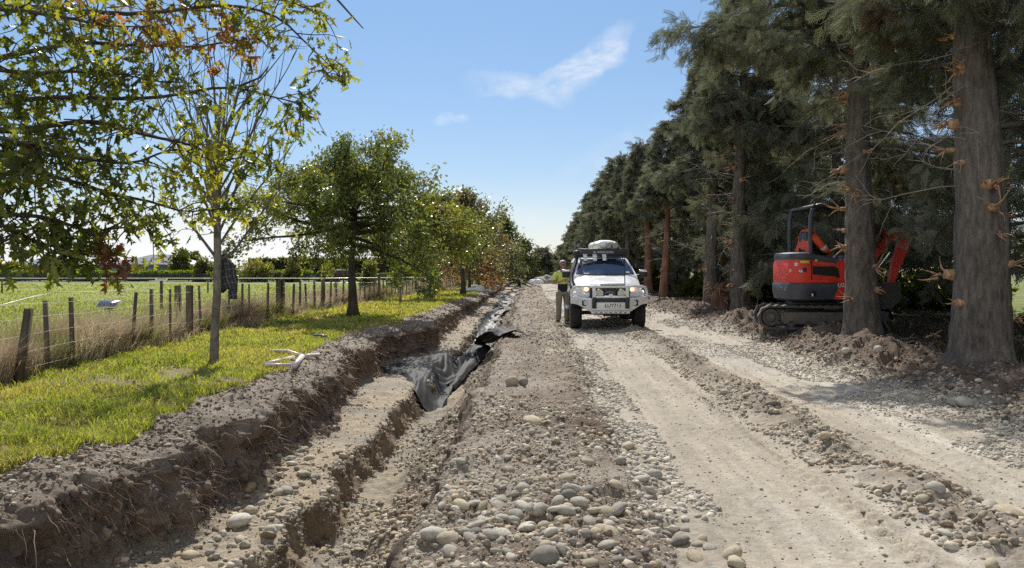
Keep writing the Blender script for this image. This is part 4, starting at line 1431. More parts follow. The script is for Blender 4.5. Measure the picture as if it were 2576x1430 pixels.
# solar fence energiser
c = at(272, 765, 22)
en = thing('solar_energizer', 'small solar panel energizer tilted on a stake in the paddock grass', 'solar panel', (c[0], c[1], 0))
gz_ = float(ground_z(c[:1], c[1:2], False)[0])
mb = MB(); mb.add(*rbox(0, 0, c[2], .60, .30, .03, .008, rot=(R(38), 0, 0))); mb.build('frame', M_white, en)
mb = MB(); mb.add(*box(0, -.014, c[2] + .016, .55, .26, .008, rot=(R(38), 0, 0)))
mb.build('solar_cells', mat('solar_cells', (.06, .085, .14), .25, spec=.6), en)
mb = MB(); mb.add(*rbox(0, .06, c[2] - .10, .22, .12, .16, .02)); mb.build('housing', M_dark, en)
mb = MB(); mb.add(*tube(np.array([[0, .06, gz_ - .1], [0, .06, c[2] - .1]]), .02, 6)); mb.build('stake', M_wire, en)

# ------------------------------------------------------------------ things lying on the verge
def lay(px, py, z=.24):
    Y = FV * (CAM_H - z) / (py - 680)
    p = at(px, py, Y)
    p[2] = float(ground_z(p[:1], p[1:2], False)[0]) + .055
    return p
M_pvc = mat('pale_pvc', (.62, .54, .52), .4, var=.06)
A, B_, C_, D_, F_ = lay(679, 886), lay(725, 887), lay(760, 896.5), lay(802, 889), lay(741, 918)
yp = thing('pipe_fitting', 'pale pink plastic Y-shaped pipe branch lying on the grass', 'pipe', tuple(C_), group=None)
mb = MB(); mb.add(*tube(np.array([A, B_, C_]) - C_, [.017, .027, .029], 12)); mb.build('long_arm', M_pvc, yp)
mb = MB(); mb.add(*tube(np.array([C_, D_]) - C_, .027, 12)); mb.build('short_arm', M_pvc, yp)
mb = MB(); mb.add(*tube(np.array([C_, F_]) - C_, .037, 12)); mb.build('socket', M_pvc, yp)
H_, I_, G_ = lay(666, 920), lay(738, 902), lay(731, 917)
vp = thing('pipe_offcut', 'two pale pipe lengths meeting in a narrow V on the grass', 'pipe', tuple(H_))
mb = MB(); mb.add(*tube(np.array([H_, I_]) - H_, .029, 12)); mb.build('thick_length', M_pvc, vp)
mb = MB(); mb.add(*tube(np.array([H_ + (.02, -.04, 0), G_]) - H_, .02, 10)); mb.build('thin_length', M_pvc, vp)
b0, b1 = lay(790, 848), lay(822, 849)
mb = MB(); mb.add(*tube(np.array([b0, .5 * (b0 + b1) + (0, .02, .01), b1]), .018, 8))
tag(mb.build('blue_pipe', mat('blue_pipe', (.05, .10, .30), .4)), 'short blue pipe lying in the shaded grass', 'pipe')


def sack(name, label, x, y, sx, sy, sz, seed, group=None, z=None, m=None):
    z = float(ground_z(np.array([x]), np.array([y]), False)[0]) if z is None else z
    V, F = ico(4)
    n = fbm(V[:, 0] * 1.7 + seed, V[:, 1] * 1.7 + V[:, 2] * 2, 4, 400 + seed)
    v = V * (1 + .22 * n)[:, None]; v[:, 2] = np.where(v[:, 2] < -.35, -.35 + (v[:, 2] + .35) * .1, v[:, 2])
    v = v * (sx, sy, sz) + (x, y, z + .36 * sz)
    return tag(MB().add(v, F).build(name, m or M_sack), label, 'sack', group)
M_sack = mat('white_sack', (.72, .71, .69), .5, var=.1, scale=9, bump=.3, bscale=10)
sack('white_sack', 'bulging white sack lying on the far verge, larger of two', -3.35, 50.2, .36, .3, .34, 1, 'white sacks on the verge')
sack('white_sack', 'flatter white sack beside the larger one on the far verge', -3.95, 50.6, .34, .28, .2, 2, 'white sacks on the verge')
sack('white_sack', 'white sack lying at the end of the trench near the gravel pile', .35, 84, .8, .5, .36, 3)

# gravel pile at the end of the road
V, F = ico(5)
th = np.arctan2(V[:, 1], V[:, 0]); rr = np.hypot(V[:, 0], V[:, 1])
n = fbm(V[:, 0] * 3, V[:, 1] * 3, 5, 420)
v = np.stack([V[:, 0] * 1.75 * (1 + .1 * n), V[:, 1] * 1.5, np.maximum(0, V[:, 2]) * .85 * (1 + .45 * n) - .05], 1)
tag(MB().add(v + (1.6, 90, -.05), F, (.9, .9, .9)).build('gravel_pile', mat('pile_gravel', (.30, .27, .24), .95, var=.4, scale=14, bump=1., bscale=20)), 'grey gravel pile heaped at the far end of the road', 'pile')

# ------------------------------------------------------------------ fabric in the trench
M_cloth = NT('woven_geotextile')
_c = M_cloth.noise(5, 6, .6)
M_cloth = M_cloth.done(M_cloth.pbr(M_cloth.ramp(_c, [(.3, (.02, .02, .021)), (.7, (.048, .047, .046))]), .7, 0, .22, M_cloth.bump(M_cloth.noise(60, 4, .6), .006, .4)))
M_cloth_sheen = NT('sheen_geotextile')  # grey colour stands in for the sheen on the black cloth
_c = M_cloth_sheen.noise(6, 6, .65)
M_cloth_sheen = M_cloth_sheen.done(M_cloth_sheen.pbr(M_cloth_sheen.ramp(_c, [(.35, (.085, .082, .078)), (.65, (.20, .19, .175))]), .55, 0, .4, M_cloth_sheen.bump(M_cloth_sheen.noise(30, 5, .6), .01, .6)))


def smooth_z(x, y):
    return .4 * ground_z(x, y, False) + .3 * ground_z(x - .07, y, False) + .3 * ground_z(x + .07, y, False)


def thick(mb, X, Y, Z, th=.006):
    r, c = X.shape
    top = np.stack([X, Y, Z], -1)
    gx_ = np.gradient(top, axis=0); gy_ = np.gradient(top, axis=1)
    nn = np.cross(gy_, gx_); nn /= np.linalg.norm(nn, axis=-1)[..., None] + 1e-9
    bot = top - nn * th * np.where(nn[..., 2:] < 0, -1, 1)
    i = (np.arange(r - 1) * c)[:, None]; j = np.arange(c - 1)[None]
    f = np.stack([i + j, i + j + 1, i + c + j + 1, i + c + j], -1).reshape(-1, 4)
    N = r * c
    rim = list(range(c)) + [k * c + c - 1 for k in range(1, r)] + [(r - 1) * c + k for k in range(c - 2, -1, -1)] + [k * c for k in range(r - 2, 0, -1)]
    side = np.array([[rim[k], rim[(k + 1) % len(rim)], rim[(k + 1) % len(rim)] + N, rim[k] + N] for k in range(len(rim))])
    mb.add(np.concatenate([top.reshape(-1, 3), bot.reshape(-1, 3)]), np.concatenate([f, f[:, ::-1] + N, side[:, ::-1]]))


S, T = np.meshgrid(np.linspace(0, 1, 130), np.linspace(0, 1, 110))
ux = -2.95 + 1.42 * S
yf = 14.8 - 1.9 * sstep(S, .25, .85) + .35 * sstep(S, .86, 1) + .12 * vn(S * 7, 1, 500)
yb = 15.7 + 3.3 * S ** .8 + .25 * vn(S * 6, 2, 501)
yy = yf + (yb - yf) * T
bx = ux + .06 * vn(T * 5, S * 3, 502) * (1 - S)
fold = .13 * np.abs(vn(S * 8 + T * 3.2, T * 1.6, 503)) + .05 * np.abs(vn(S * 17 + T * 5, T * 3, 504)) + .03 * np.abs(vn(S * 30 + T * 9, T * 14, 508)) + .012 * np.abs(vn(S * 62, T * 40, 505))
rip = .05 * np.sin(S * 34 + 6 * vn(T * 3, S * 2, 506)) * sstep(T, .25, .5) * (1 - sstep(T, .8, 1)) * sstep(S, .3, .5)
zz = -.46 - .40 * sstep(bx + .06 * vn(yy * .8, 3, 507), -2.02, -1.66) + fold * .5 + np.abs(rip) - .10 * sstep(.10 - T, 0, .10)
mb = MB(); thick(mb, bx, yy, zz)
tag(mb.build('geotextile_sheet', M_cloth), 'crumpled black fabric sheet draped from the trench shelf into the trench', 'fabric sheet')

Pth = np.array([[-1.60, 15.4, -.86], [-1.52, 16.6, -.80], [-1.40, 18.0, -.66], [-1.26, 19.2, -.40], [-1.02, 18.9, -.12], [-.78, 17.9, .04], [-.52, 16.9, .15], [-.36, 16.5, .08]])
tt = np.linspace(0, 7, 120)
ctr = np.stack([np.interp(tt, range(8), Pth[:, a]) for a in range(3)], 1)
for _ in range(30): ctr[1:-1] = .25 * ctr[:-2] + .5 * ctr[1:-1] + .25 * ctr[2:]
tg = np.gradient(ctr, axis=0); tg /= np.linalg.norm(tg, axis=1)[:, None]
sd2 = np.cross(tg, (0, 0, 1.0)); sd2 /= np.linalg.norm(sd2, axis=1)[:, None]
W_ = np.linspace(-1, 1, 22)
hw = (.10 + .22 * sstep(tt / 7, .05, .55) + .06 * sstep(tt / 7, .8, 1))
G = ctr[:, None] + sd2[:, None] * (W_[None, :, None] * hw[:, None, None])
G[..., 2] += (.10 * (1 - W_ ** 2))[None] + .035 * vn(W_[None] * 3 + 5, tt[:, None] * 1.3, 510) + .02 * vn(W_[None] * 7, tt[:, None] * 3, 511)
gmin = ground_z(G[..., 0], G[..., 1], False) + .015
G[..., 2] = np.maximum(G[..., 2], gmin)
mb = MB(); thick(mb, G[..., 0], G[..., 1], G[..., 2])
tag(mb.build('geotextile_band', M_cloth), 'folded black fabric band pulled out of the trench onto the spoil strip', 'fabric band')

T2 = np.linspace(0, 1, 420); W2 = np.linspace(0, 1, 26)
y2 = 18.6 * (62 / 18.6) ** T2
u2 = (-1.82 + .10 * np.sin(y2 * .35))[:, None] + W2[None] * (.66 + .05 * np.sin(y2 * 1.1))[:, None]
Y2 = np.repeat(y2[:, None], 26, 1)
x2, _, _ = P(u2, Y2, False)
z2 = smooth_z(x2, Y2) + .05 + .05 * np.abs(vn(W2[None] * 5, Y2 * 1.2, 520)) + .03 * vn(W2[None] * 11, Y2 * 2.5, 521) + .08 * (2 * W2[None] - 1) ** 4
mb = MB(); thick(mb, x2, Y2, z2)
tag(mb.build('geotextile_strip', M_cloth_sheen), 'long fabric strip lining the far trench bed, its sheen painted grey', 'fabric strip')

# ------------------------------------------------------------------ loose cobbles, one object each
def stone_mat(name, c):
    t = NT(name)
    oi = t.n('ShaderNodeObjectInfo')
    a = t.mix(1.0, c, t.ramp(oi.outputs['Random'], [(0, .82), (1, 1.18)]), 'MULTIPLY')
    a = t.mix(1.0, a, t.ramp(t.noise(2.2, 6, .65), [(.3, .72), (.7, 1.2)]), 'MULTIPLY')
    return t.done(t.pbr(a, .78, 0, .3, t.bump(t.noise(30, 5, .65), .02, .35)))
SM = {'grey': stone_mat('stone_grey', (.33, .305, .25)), 'tan': stone_mat('stone_tan', (.41, .345, .24)), 'pale': stone_mat('stone_pale', (.48, .445, .37)), 'dark': stone_mat('stone_dark', (.20, .18, .15))}
STONES = []
for k in range(7):
    V, F = ico(3)
    r = np.random.default_rng(700 + k)
    d = r.normal(size=(4, 3))
    v = V * (1 + .10 * np.sin(V @ d[0] * 1.5) + .07 * np.sin(V @ d[1] * 2.6 + 1) + .03 * np.sin(V @ d[2] * 5) + .012 * np.sin(V @ d[3] * 9))[:, None]
    STONES.append({c: MB().add(v, F).mesh('river_stone', SM[c]) for c in SM})
placed = []
ZONES = [  # zone text, count, x, y samplers, size range, spread
    ('in the cobble heap on the spoil strip', 150, (.06, .36), (4.45, .42), (.045, .115)),
    ('scattered around the cobble heap', 20, (.05, .5), (5.2, .9), (.045, .10)),
    ('on the stony ridge between the wheel tracks', 28, (2.50, .16), (6.0, 1.7), (.05, .13)),
    ('along the right edge of the road', 34, (4.45, .28), (8.6, 1.9), (.04, .09)),
    ('on the sandy trench shelf', 28, (-2.06, .05), (6.4, 1.2), (.06, .16)),
    ('at the left edge of the road', 30, (.86, .12), (5.0, .9), (.05, .12)),
]
ZN = {}
for zn, cnt, (mx, sx), (my, sy), (s0, s1) in ZONES:
    tries = 0; got = 0
    while got < cnt and tries < 4000:
        tries += 1
        s = s0 + (s1 - s0) * rng.random() ** 2.4
        x, y = rng.normal(mx, sx), rng.normal(my, sy)
        uu = x
        if 'shelf' in zn: x = float(P(np.array([x]), np.array([y]))[0][0])
        if y < 3.72 or ('shelf' not in zn and abs(x - mx) > 2.2 * sx) or y > my + 2.6 * sy: continue
        near_ = [(q, math.hypot(x - q[0], y - q[1])) for q in placed if abs(x - q[0]) < .3 and abs(y - q[1]) < .3]
        tight = .62 if 'heap' in zn else .85
        if any(dq < tight * .5 * (s + q[2]) for q, dq in near_): continue
        sup = max([q[3] + q[4] * (1 - (dq / (.5 * (s + q[2]))) ** 2) * .9 for q, dq in near_ if dq < .5 * (s + q[2])] or [-9])
        gz = float(P(np.array([uu]), np.array([y]))[2][0]) if 'shelf' in zn else float(ground_z(np.array([x]), np.array([y]))[0])
        fl = rng.uniform(.45, .8)
        hz = s * fl * .5
        z = max(gz + hz * .12, sup + hz * .15 if sup > -5 else -9)
        placed.append((x, y, s, z, hz)); got += 1
        cname = rng.choice(['grey', 'tan', 'pale', 'dark'], p=[.42, .32, .17, .09])
        sz_ = 'large' if s > s0 + .55 * (s1 - s0) else ('middling' if s > s0 + .2 * (s1 - s0) else 'small')
        o = bpy.data.objects.new('river_stone', STONES[rng.integers(0, 7)][cname]); COL.objects.link(o)
        el = rng.uniform(1.0, 1.45)
        o.scale = (s * .5 * el, s * .5 * rng.uniform(.75, 1.0), hz)
        o.location = (x, y, z)
        o.rotation_euler = (rng.normal(0, .25), rng.normal(0, .25), rng.uniform(0, 6.28))
        tag(o, f"{sz_} {cname} {'flat' if fl < .58 else 'rounded'} river stone {zn}", 'stone', 'river stones ' + zn)
for lab, px, py, zg, s, fl, c_ in [('tan round boulder leaning left, larger of two on the spoil strip', 1287, 968, .05, .23, .95, 'tan'), ('grey round boulder beside the tan one on the spoil strip', 1316, 966, .05, .20, .95, 'grey'),
                                   ('big smooth dark grey boulder at the very bottom of the cobble heap', 1368, 1418, .05, .20, .9, 'dark'), ('large pale oval boulder on the trench shelf', 528, 1320, -.5, .27, .6, 'pale'),
                                   ('upright tan boulder beside the pale oval one on the trench shelf', 480, 1290, -.5, .19, .85, 'tan'), ('large flat grey boulder at the edge of the shaded right bank', 2398, 1024, 0, .26, .55, 'grey'),
                                   ('long pale flat boulder at the right edge of the road', 2425, 1028, 0, .30, .5, 'pale'), ('brown flat rock half buried in the dug patch of the spoil strip', 1340, 1070, .05, .28, .5, 'tan'),
                                   ('pale rounded stone resting on the soil bank', 2128, 912, .05, .22, .75, 'pale'), ('upright pointed pale stone on the soil bank', 2210, 920, .05, .20, 1.0, 'pale'), ('long pale boulder lying on the ridge at lower right', 2540, 1295, 0, .26, .5, 'tan'),
                                   ('lens-shaped pale stone lying alone at the lower right of the road', 2378, 1347, -.03, .12, .45, 'pale'), ('thick tan cobble between the road and the cobble heap at the bottom', 1850, 1395, 0, .15, .6, 'tan')]:
    Y = FV * (CAM_H - zg) / (py - 680)
    p = at(px, py, Y); s *= .62
    if 'shelf' in lab: p[0], p[1] = float(P(np.array([-2.06]), np.array([Y]))[0][0]), Y
    o = bpy.data.objects.new('boulder', STONES[int(px) % 7][c_]); COL.objects.link(o)
    o.scale = (s * .55, s * .48, s * .5 * fl)
    o.location = (p[0], p[1], (float(P(np.array([-2.06]), p[1:2])[2][0]) if 'shelf' in lab else float(ground_z(p[:1], p[1:2])[0])) + s * fl * .30)
    o.rotation_euler = (.1, -.15, px % 3)
    tag(o, lab, 'boulder')
for i in range(10):  # dark stone shapes stand in for gaps of shade on the strip
    y = 20.3 * (1.115 ** i); u = -1.50 + .05 * math.sin(i * 2.1)
    x, _, z = P(np.array([u]), np.array([y]), False)
    o = bpy.data.objects.new('shade_gap_lump', STONES[i % 7]['dark']); COL.objects.link(o)
    o.scale = (.13, .12, .07); o.location = (float(x[0]), y, float(z[0]) + .10); o.rotation_euler = (0, 0, i)
    tag(o, 'dark lump standing for a gap of shade on the trench fabric strip', 'stone', 'dark lumps for shade gaps on the fabric strip')

# ------------------------------------------------------------------ stump and fallen branches on the right
sx_, sy_ = 5.7, 24.4
gz = float(ground_z(np.array([sx_]), np.array([sy_]))[0]) - .05
st = thing('tree_stump', 'splintered orange tree stump standing left of the dark conifer trunk', 'stump', (sx_, sy_, gz))
th = np.arange(18) / 18 * 6.2832
rings = []
for h in np.linspace(0, 1, 8):
    r_ = .23 + .12 * math.exp(-h * 5) + .02 * np.sin(th * 5 + h * 3)
    rings.append(np.stack([r_ * np.cos(th), r_ * np.sin(th), h * (.75 + .32 * np.cos(th - .2)) + .06 * (h == 1) * rng.normal(0, 1, 18)], 1))
MB().add(*loft(rings)).build('stump_wood', M_wood_red, st)
for i in range(7):
    mb = MB(); a = rng.uniform(2, 5.5)
    splinter(mb, np.array([.22 * math.cos(a), .22 * math.sin(a), rng.uniform(.3, .9)]), np.array([math.cos(a), math.sin(a), .3]), .25, .05)
    mb.build('splinters', M_torn, st)

for i, (lab, a, b, r_, m_) in enumerate([
        ('pale forked stick lying on the soil bank before the thick trunk', (2462, 1060, 9.2), (2500, 1100, 8.9), .014, M_twig),
        ('long thin branch lying across the shaded ground at the lower right', (2500, 1110, 8.9), (2600, 1050, 9.4), .016, M_twig),
        ('bare stick lying in the litter between the two nearest trunks', (2230, 880, 13.6), (2330, 920, 12.6), .018, M_twig),
        ('broken branch lying over the soil heap beside the excavator track', (1850, 800, 21.6), (1925, 830, 19.6), .025, M_twig),
        ('grey branch lying in the shade behind the soil heap', (1770, 790, 24), (1840, 780, 25), .03, M_twig),
        ('torn orange bark strip lying on the woodland floor', (2330, 858, 14), (2390, 852, 14.2), .03, M_torn),
        ('thin pale pole lying on the ground right of the excavator', (2240, 792, 18.5), (2310, 798, 18.5), .02, M_twig),
        ('crooked root sticking out of the soil heap below the excavator', (2050, 850, 16.0), (2090, 815, 16.2), .02, M_twig),
        ('dark log jutting out of the far trench wall', (1290, 700, 66), (1322, 716, 60), .10, M_oakbark)]):
    pa, pb = at(*a), at(*b)
    for p in (pa, pb):
        p[2] = max(p[2], float(ground_z(p[:1], p[1:2], False)[0]) + r_)
    q = pa + (pb - pa) * np.linspace(0, 1, 9)[:, None] + rng.normal(0, .02 + r_ * .4, (9, 3)); q[:, 2] += .04 * np.sin(np.linspace(0, 3.1, 9))
    q[:, 2] = np.maximum(q[:, 2], ground_z(q[:, 0], q[:, 1]) + r_ * .5)
    mb = MB(); mb.add(*tube(q, np.linspace(r_, r_ * .5, 9), 6))
    for k in range(4):
        tw = wander(along(q, rng.uniform(.3, .95)), (pb - pa) / np.linalg.norm(pb - pa) + rng.normal(0, .5, 3) + (0, 0, .3), np.linalg.norm(pb - pa) * .3, 3, .2)
        mb.add(*tube(tw, np.linspace(r_ * .5, r_ * .2, 4), 4))
    tag(mb.build('fallen_branch', m_), lab, 'branch')

# ------------------------------------------------------------------ far side of the paddock: hedge, house, trees
def hedge(label, x0, x1, y, h, d, n, pal, seed, size=.28, group=None):
    r = np.random.default_rng(900 + seed)
    root = thing('hedge', label, 'hedge', (.5 * (x0 + x1), y, 0), 0, group)
    L = x1 - x0
    p = np.stack([r.uniform(-L / 2, L / 2, n), r.uniform(-d / 2, d / 2, n), h * (1 - r.random(n) ** 2.2 * .95)], 1)
    p[:, 2] *= 1 + .10 * vn(p[:, 0] * .7, p[:, 1], seed)
    mb = MB()
    stamp(mb, LEAF_FAR[0], LEAF_FAR[1], p, frames(r.normal(0, 1, (n, 3)) + (0, -.3, .6), r.uniform(0, 6.28, n)), size * r.uniform(.6, 1.3, n), leaf_colors(p, pal, None, 0, seed, .25))
    mb.build('foliage', M_oakleaf, root)
    core = MB(); core.add(*rbox(0, 0, h * .42, L * .99, d * .5, h * .8, .1))
    core.build('stems', M_oakbark, root)
    return root
HG = np.array([[.14, .20, .035], [.17, .24, .045], [.11, .165, .03]])
hedge('long clipped bright green hedge in front of the house', -78, -31, 112, 1.25, 1.6, 15000, HG, 1)
hedge('lower green hedge continuing right behind the paddock rails', -31, -8, 116, .85, 1.5, 7000, HG * .8, 2)
hedge('tall dark shelter hedge on the horizon behind the bushes', -62, 6, 175, 3.6, 3, 14000, GREENS * .4, 3, .7)
for i, (px, pyt, Y, wpx, pal, lab) in enumerate([(640, 632, 104, 110, PALEG, 'large pale grey-green bush behind the paddock, right of the shirt'), (735, 655, 104, 55, PALEG, 'small pale bush between the dark hedge and the paddock'),
                                                  (455, 622, 128, 60, GREENS * .6, 'dark tree standing at the right end of the house'), (510, 655, 108, 60, PALEG * .8, 'low olive bush behind the hedge beside the house'),
                                                  (345, 672, 114, 55, AUTUMN * .8, 'orange tinted shrub before the house wall'), (930, 655, 62, 60, PALEG, 'grey-green shrub beyond the fence behind the spreading oak'),
                                                  (820, 668, 110, 60, GREENS * .7, 'dark green shrub behind the horse'), (35, 655, 118, 90, GREENS * .7, 'dark shrub at the left edge in front of the house'),
                                                  (205, 672, 113, 110, HG, 'rounded bright shrub in front of the pale roof'), (1010, 650, 60, 70, GREENS * .8, 'green shrub beyond the fence behind the second oak'),
                                                  (1080, 668, 72, 50, PALEG, 'pale shrub beyond the far fence battens')]):
    x = (px - 1340) / FV * Y; top = CAM_H - (pyt - 680) / FV * Y
    bush(lab, x, Y, wpx / FV * Y * .52, top, 2600, .0032 * Y, pal, 80 + i, 'shrub', 'shrubs beyond the paddock', 0.0, 'shrub')
for i, (px, pyt, Y, w, lab) in enumerate([(485, 640, 240, 9, 'far rounded dark tree on the horizon left of the shirt'), (560, 648, 260, 8, 'far tree on the horizon behind the shirt'), (700, 652, 250, 10, 'far broad tree on the horizon above the pale bush')]):
    bush(lab, (px - 1340) / FV * Y, Y, w * .5, CAM_H - (pyt - 680) / FV * Y, 1500, .9, GREENS * .5, 95 + i, 'horizon_tree', 'far trees on the horizon', 0.0, 'tree')

# dark board rails in front of the hedge
rails = thing('rail_fence', 'low dark board fence running along the far side of the paddock', 'fence', (0, 0, 0))
M_rail = mat('dark_boards', (.035, .033, .032), .8, var=.3)
for k in range(3):
    mb = MB(); mb.add(*rbox(-52, 105, .22 + .32 * k, 110, .05, .17, .01)); mb.build('rail', M_rail, rails)
for k in range(40):
    mb = MB(); mb.add(*rbox(-107 + 2.8 * k, 105.12, .5, .12, .12, 1.1, .01)); mb.build('post', M_rail, rails)

hs = thing('farm_house', 'long low farmhouse with grey metal roofs and a dark flue beyond the paddock', 'house', (-68, 130, 0))
M_wall = mat('house_wall', (.20, .205, .21), .8, var=.08, scale=1.)
M_roofg = mat('grey_roof', (.25, .26, .275), .35, .3, stretch=(6, 1, 1), scale=2)
M_roofw = mat('glare_roof', (.72, .73, .74), .3, .2, scale=1.)  # near-white colour stands in for the sun's reflection off the metal
M_glassd = mat('dark_window', (.02, .026, .032), .08, spec=.8)


def hip(cx, cy, L, D, z0, z1, ov=.5):
    a, b = L / 2 + ov, D / 2 + ov; r_ = max(.1, a - b)
    v = [[-a, -b, z0], [a, -b, z0], [a, b, z0], [-a, b, z0], [-r_, 0, z1], [r_, 0, z1], [-a, -b, z0 - .18], [a, -b, z0 - .18], [a, b, z0 - .18], [-a, b, z0 - .18]]
    f = [[0, 1, 5, 4], [1, 2, 5], [2, 3, 4, 5], [3, 0, 4], [6, 7, 1, 0], [7, 8, 2, 1], [8, 9, 3, 2], [9, 6, 0, 3], [9, 8, 7, 6]]
    return np.array(v, float) + (cx, cy, 0), f
mb = MB(); mb.add(*box(0, 4, 1.2, 32, 8, 2.4)); mb.add(*box(-13, 3.4, 1.1, 8, 7, 2.2)); wl = mb.build('wall', M_wall, hs, smooth=False)
mb = MB(); mb.add(*hip(5.6, 4, 11.5, 8, 2.45, 4.1)); mb.build('roof', M_roofg, hs, smooth=False)
mb = MB(); mb.add(*hip(-5.2, 4.3, 9.5, 8.5, 2.55, 4.2)); mb.build('roof', M_roofw, hs, smooth=False)
mb = MB(); mb.add(*hip(-14, 3.4, 8.5, 7, 2.3, 3.3)); mb.build('roof', M_roofg, hs, smooth=False)
mb = MB(); mb.add(*rbox(-5.4, 4.3, 4.3, 2.2, 1, .4, .03)); ch = mb.build('chimney', M_dark, hs)
mb = MB(); mb.add(*tube(np.array([[-5.4, 4.3, 4.4], [-5.4, 4.3, 5.3]]), .14, 8)); mb.add(*tube(np.array([[-5.4, 4.3, 5.3], [-5.4, 4.3, 5.45]]), .2, 8)); mb.build('flue', M_dark, ch)
for x_, w_ in ((1.6, 1.1), (4.6, .9), (7.4, 1.4), (10.2, .6), (-4, 2.4), (-8, 1.6), (-14, 2)):
    mb = MB(); mb.add(*box(x_, -.04 if x_ > -9 else -.15, 1.25, w_, .12, 1.7)); mb.build('window', M_glassd, hs, smooth=False)

# ------------------------------------------------------------------ lettering and skinned bodies
def lettering(name, s, size, loc, rot, m, parent, bold=0.0, shear=0.0):
    cu = bpy.data.curves.new(name, 'FONT')
    cu.body = s; cu.size = size; cu.align_x = 'CENTER'; cu.align_y = 'CENTER'
    cu.extrude = .002; cu.offset = bold; cu.shear = shear; cu.resolution_u = 3
    t = bpy.data.objects.new(name, cu); COL.objects.link(t)
    dg = bpy.context.evaluated_depsgraph_get()
    me = bpy.data.meshes.new_from_object(t.evaluated_get(dg))
    bpy.data.objects.remove(t)
    me.materials.clear(); me.materials.append(m)
    o = bpy.data.objects.new(name, me); COL.objects.link(o)
    o.location = loc; o.rotation_euler = rot; o.parent = parent
    return o


def skinned(name, verts, edges, mats, parent=None, sub=2, smooth=True):
    """verts: list of (x, y, z, r) or (x, y, z, rx, ry); one continuous body grown round the skeleton"""
    me = bpy.data.meshes.new(name + '_bones')
    me.from_pydata([v[:3] for v in verts], edges, [])
    t = bpy.data.objects.new(name + '_bones', me); COL.objects.link(t)
    t.modifiers.new('skin', 'SKIN').branch_smoothing = .6
    for i, v in enumerate(verts):
        sv = me.skin_vertices[0].data[i]
        sv.radius = (v[3], v[4] if len(v) > 4 else v[3]); sv.use_root = (i == 0)
    m = t.modifiers.new('sub', 'SUBSURF'); m.levels = sub; m.render_levels = sub
    dg = bpy.context.evaluated_depsgraph_get()
    out = bpy.data.meshes.new_from_object(t.evaluated_get(dg))
    out.name = name
    bpy.data.objects.remove(t)
    out.materials.clear()
    for q in (mats if isinstance(mats, (list, tuple)) else [mats]): out.materials.append(q)
    out.polygons.foreach_set('use_smooth', np.full(len(out.polygons), smooth, bool))
    o = bpy.data.objects.new(name, out); COL.objects.link(o)
    if parent is not None: o.parent = parent
    return o


# ------------------------------------------------------------------ pickup
M_paint = mat('white_paint', (.78, .79, .80), .25, spec=.5, var=.03, scale=1.5, coat=.5)
M_bar = mat('white_bar', (.70, .71, .73), .32, var=.05, coat=.2)
M_tyre = mat('tyre_rubber', (.022, .021, .02), .85, var=.35, scale=12, bump=.6, bscale=60)
M_glass = mat('tinted_glass', (.022, .035, .065), .06, spec=1.0, var=.2, scale=2, coat=.6)
M_black = mat('black_trim', (.018, .018, .02), .4, var=.2)
M_grey = mat('grey_metal', (.28, .29, .30), .4, .5, var=.15)
M_rust = mat('dusty_underbody', (.06, .055, .05), .8, var=.3)
M_lens = mat('lamp_lens', (.55, .58, .60), .12, spec=.8, coat=.5)
M_cover = mat('cream_lamp_cover', (.56, .54, .42), .5, var=.06, scale=12)
M_lit = mat('lit_lamp', (1, .55, .35), .4, emit=(1.0, .42, .22), estr=2.6)
M_yellow = mat('yellow_strap', (.75, .55, .06), .6)
M_chrome = mat('chrome', (.72, .73, .75), .12, 1.0, var=.05)

tx, ty = 1.93, 19.75
tz = float(np.mean(ground_z(np.array([1.1, 2.75, 1.1, 2.75]), np.array([20.6, 20.6, 23.9, 23.9]), False))) - .01
ute = thing('pickup', 'white four-wheel-drive pickup with bull bar and roof rack parked on the road', 'pickup', (tx, ty, tz))


def put(name, parent, m, *shapes, smooth=True, ang=35):
    mb = MB()
    for s in shapes: mb.add(*s)
    return mb.build(name, m, parent, smooth, ang)


def mir(shape):
    v, f = shape
    return np.asarray(v) * (-1, 1, 1), [list(q)[::-1] for q in (f.tolist() if isinstance(f, np.ndarray) else f)]


def arc_pts(cy, cz, r, a0, a1, n=12):
    a = np.linspace(a0, a1, n)
    return [(cy + r * math.cos(t), cz + r * math.sin(t)) for t in a]

WY1, WY2, WR = .95, 4.15, .405
side = [(.30, .80), (.42, .64)] + arc_pts(WY1, .42, .50, math.pi * .86, .12)[0:] + [(1.55, .48), (3.55, .48)] + arc_pts(WY2, .42, .50, math.pi * .88, .12) + \
       [(5.2, .62), (5.28, .75), (5.28, 1.08), (5.0, 1.12), (1.35, 1.12), (.75, 1.10), (.36, 1.04)]
sv, sf = prism(side, -.93, -.70, 'YZ')
sv = sv.copy(); out_ = sv[:, 0] < -.9
sv[out_, 0] += .10 * np.clip((sv[out_, 2] - .85) / .25, 0, 1) + .05 * np.clip((.6 - sv[out_, 1]) / .3, 0, 1)
sides = (sv, sf)
body = put('body', ute, M_paint, sides, mir(sides), box(0, 2.9, .82, 1.42, 4.6, .5), smooth=False)
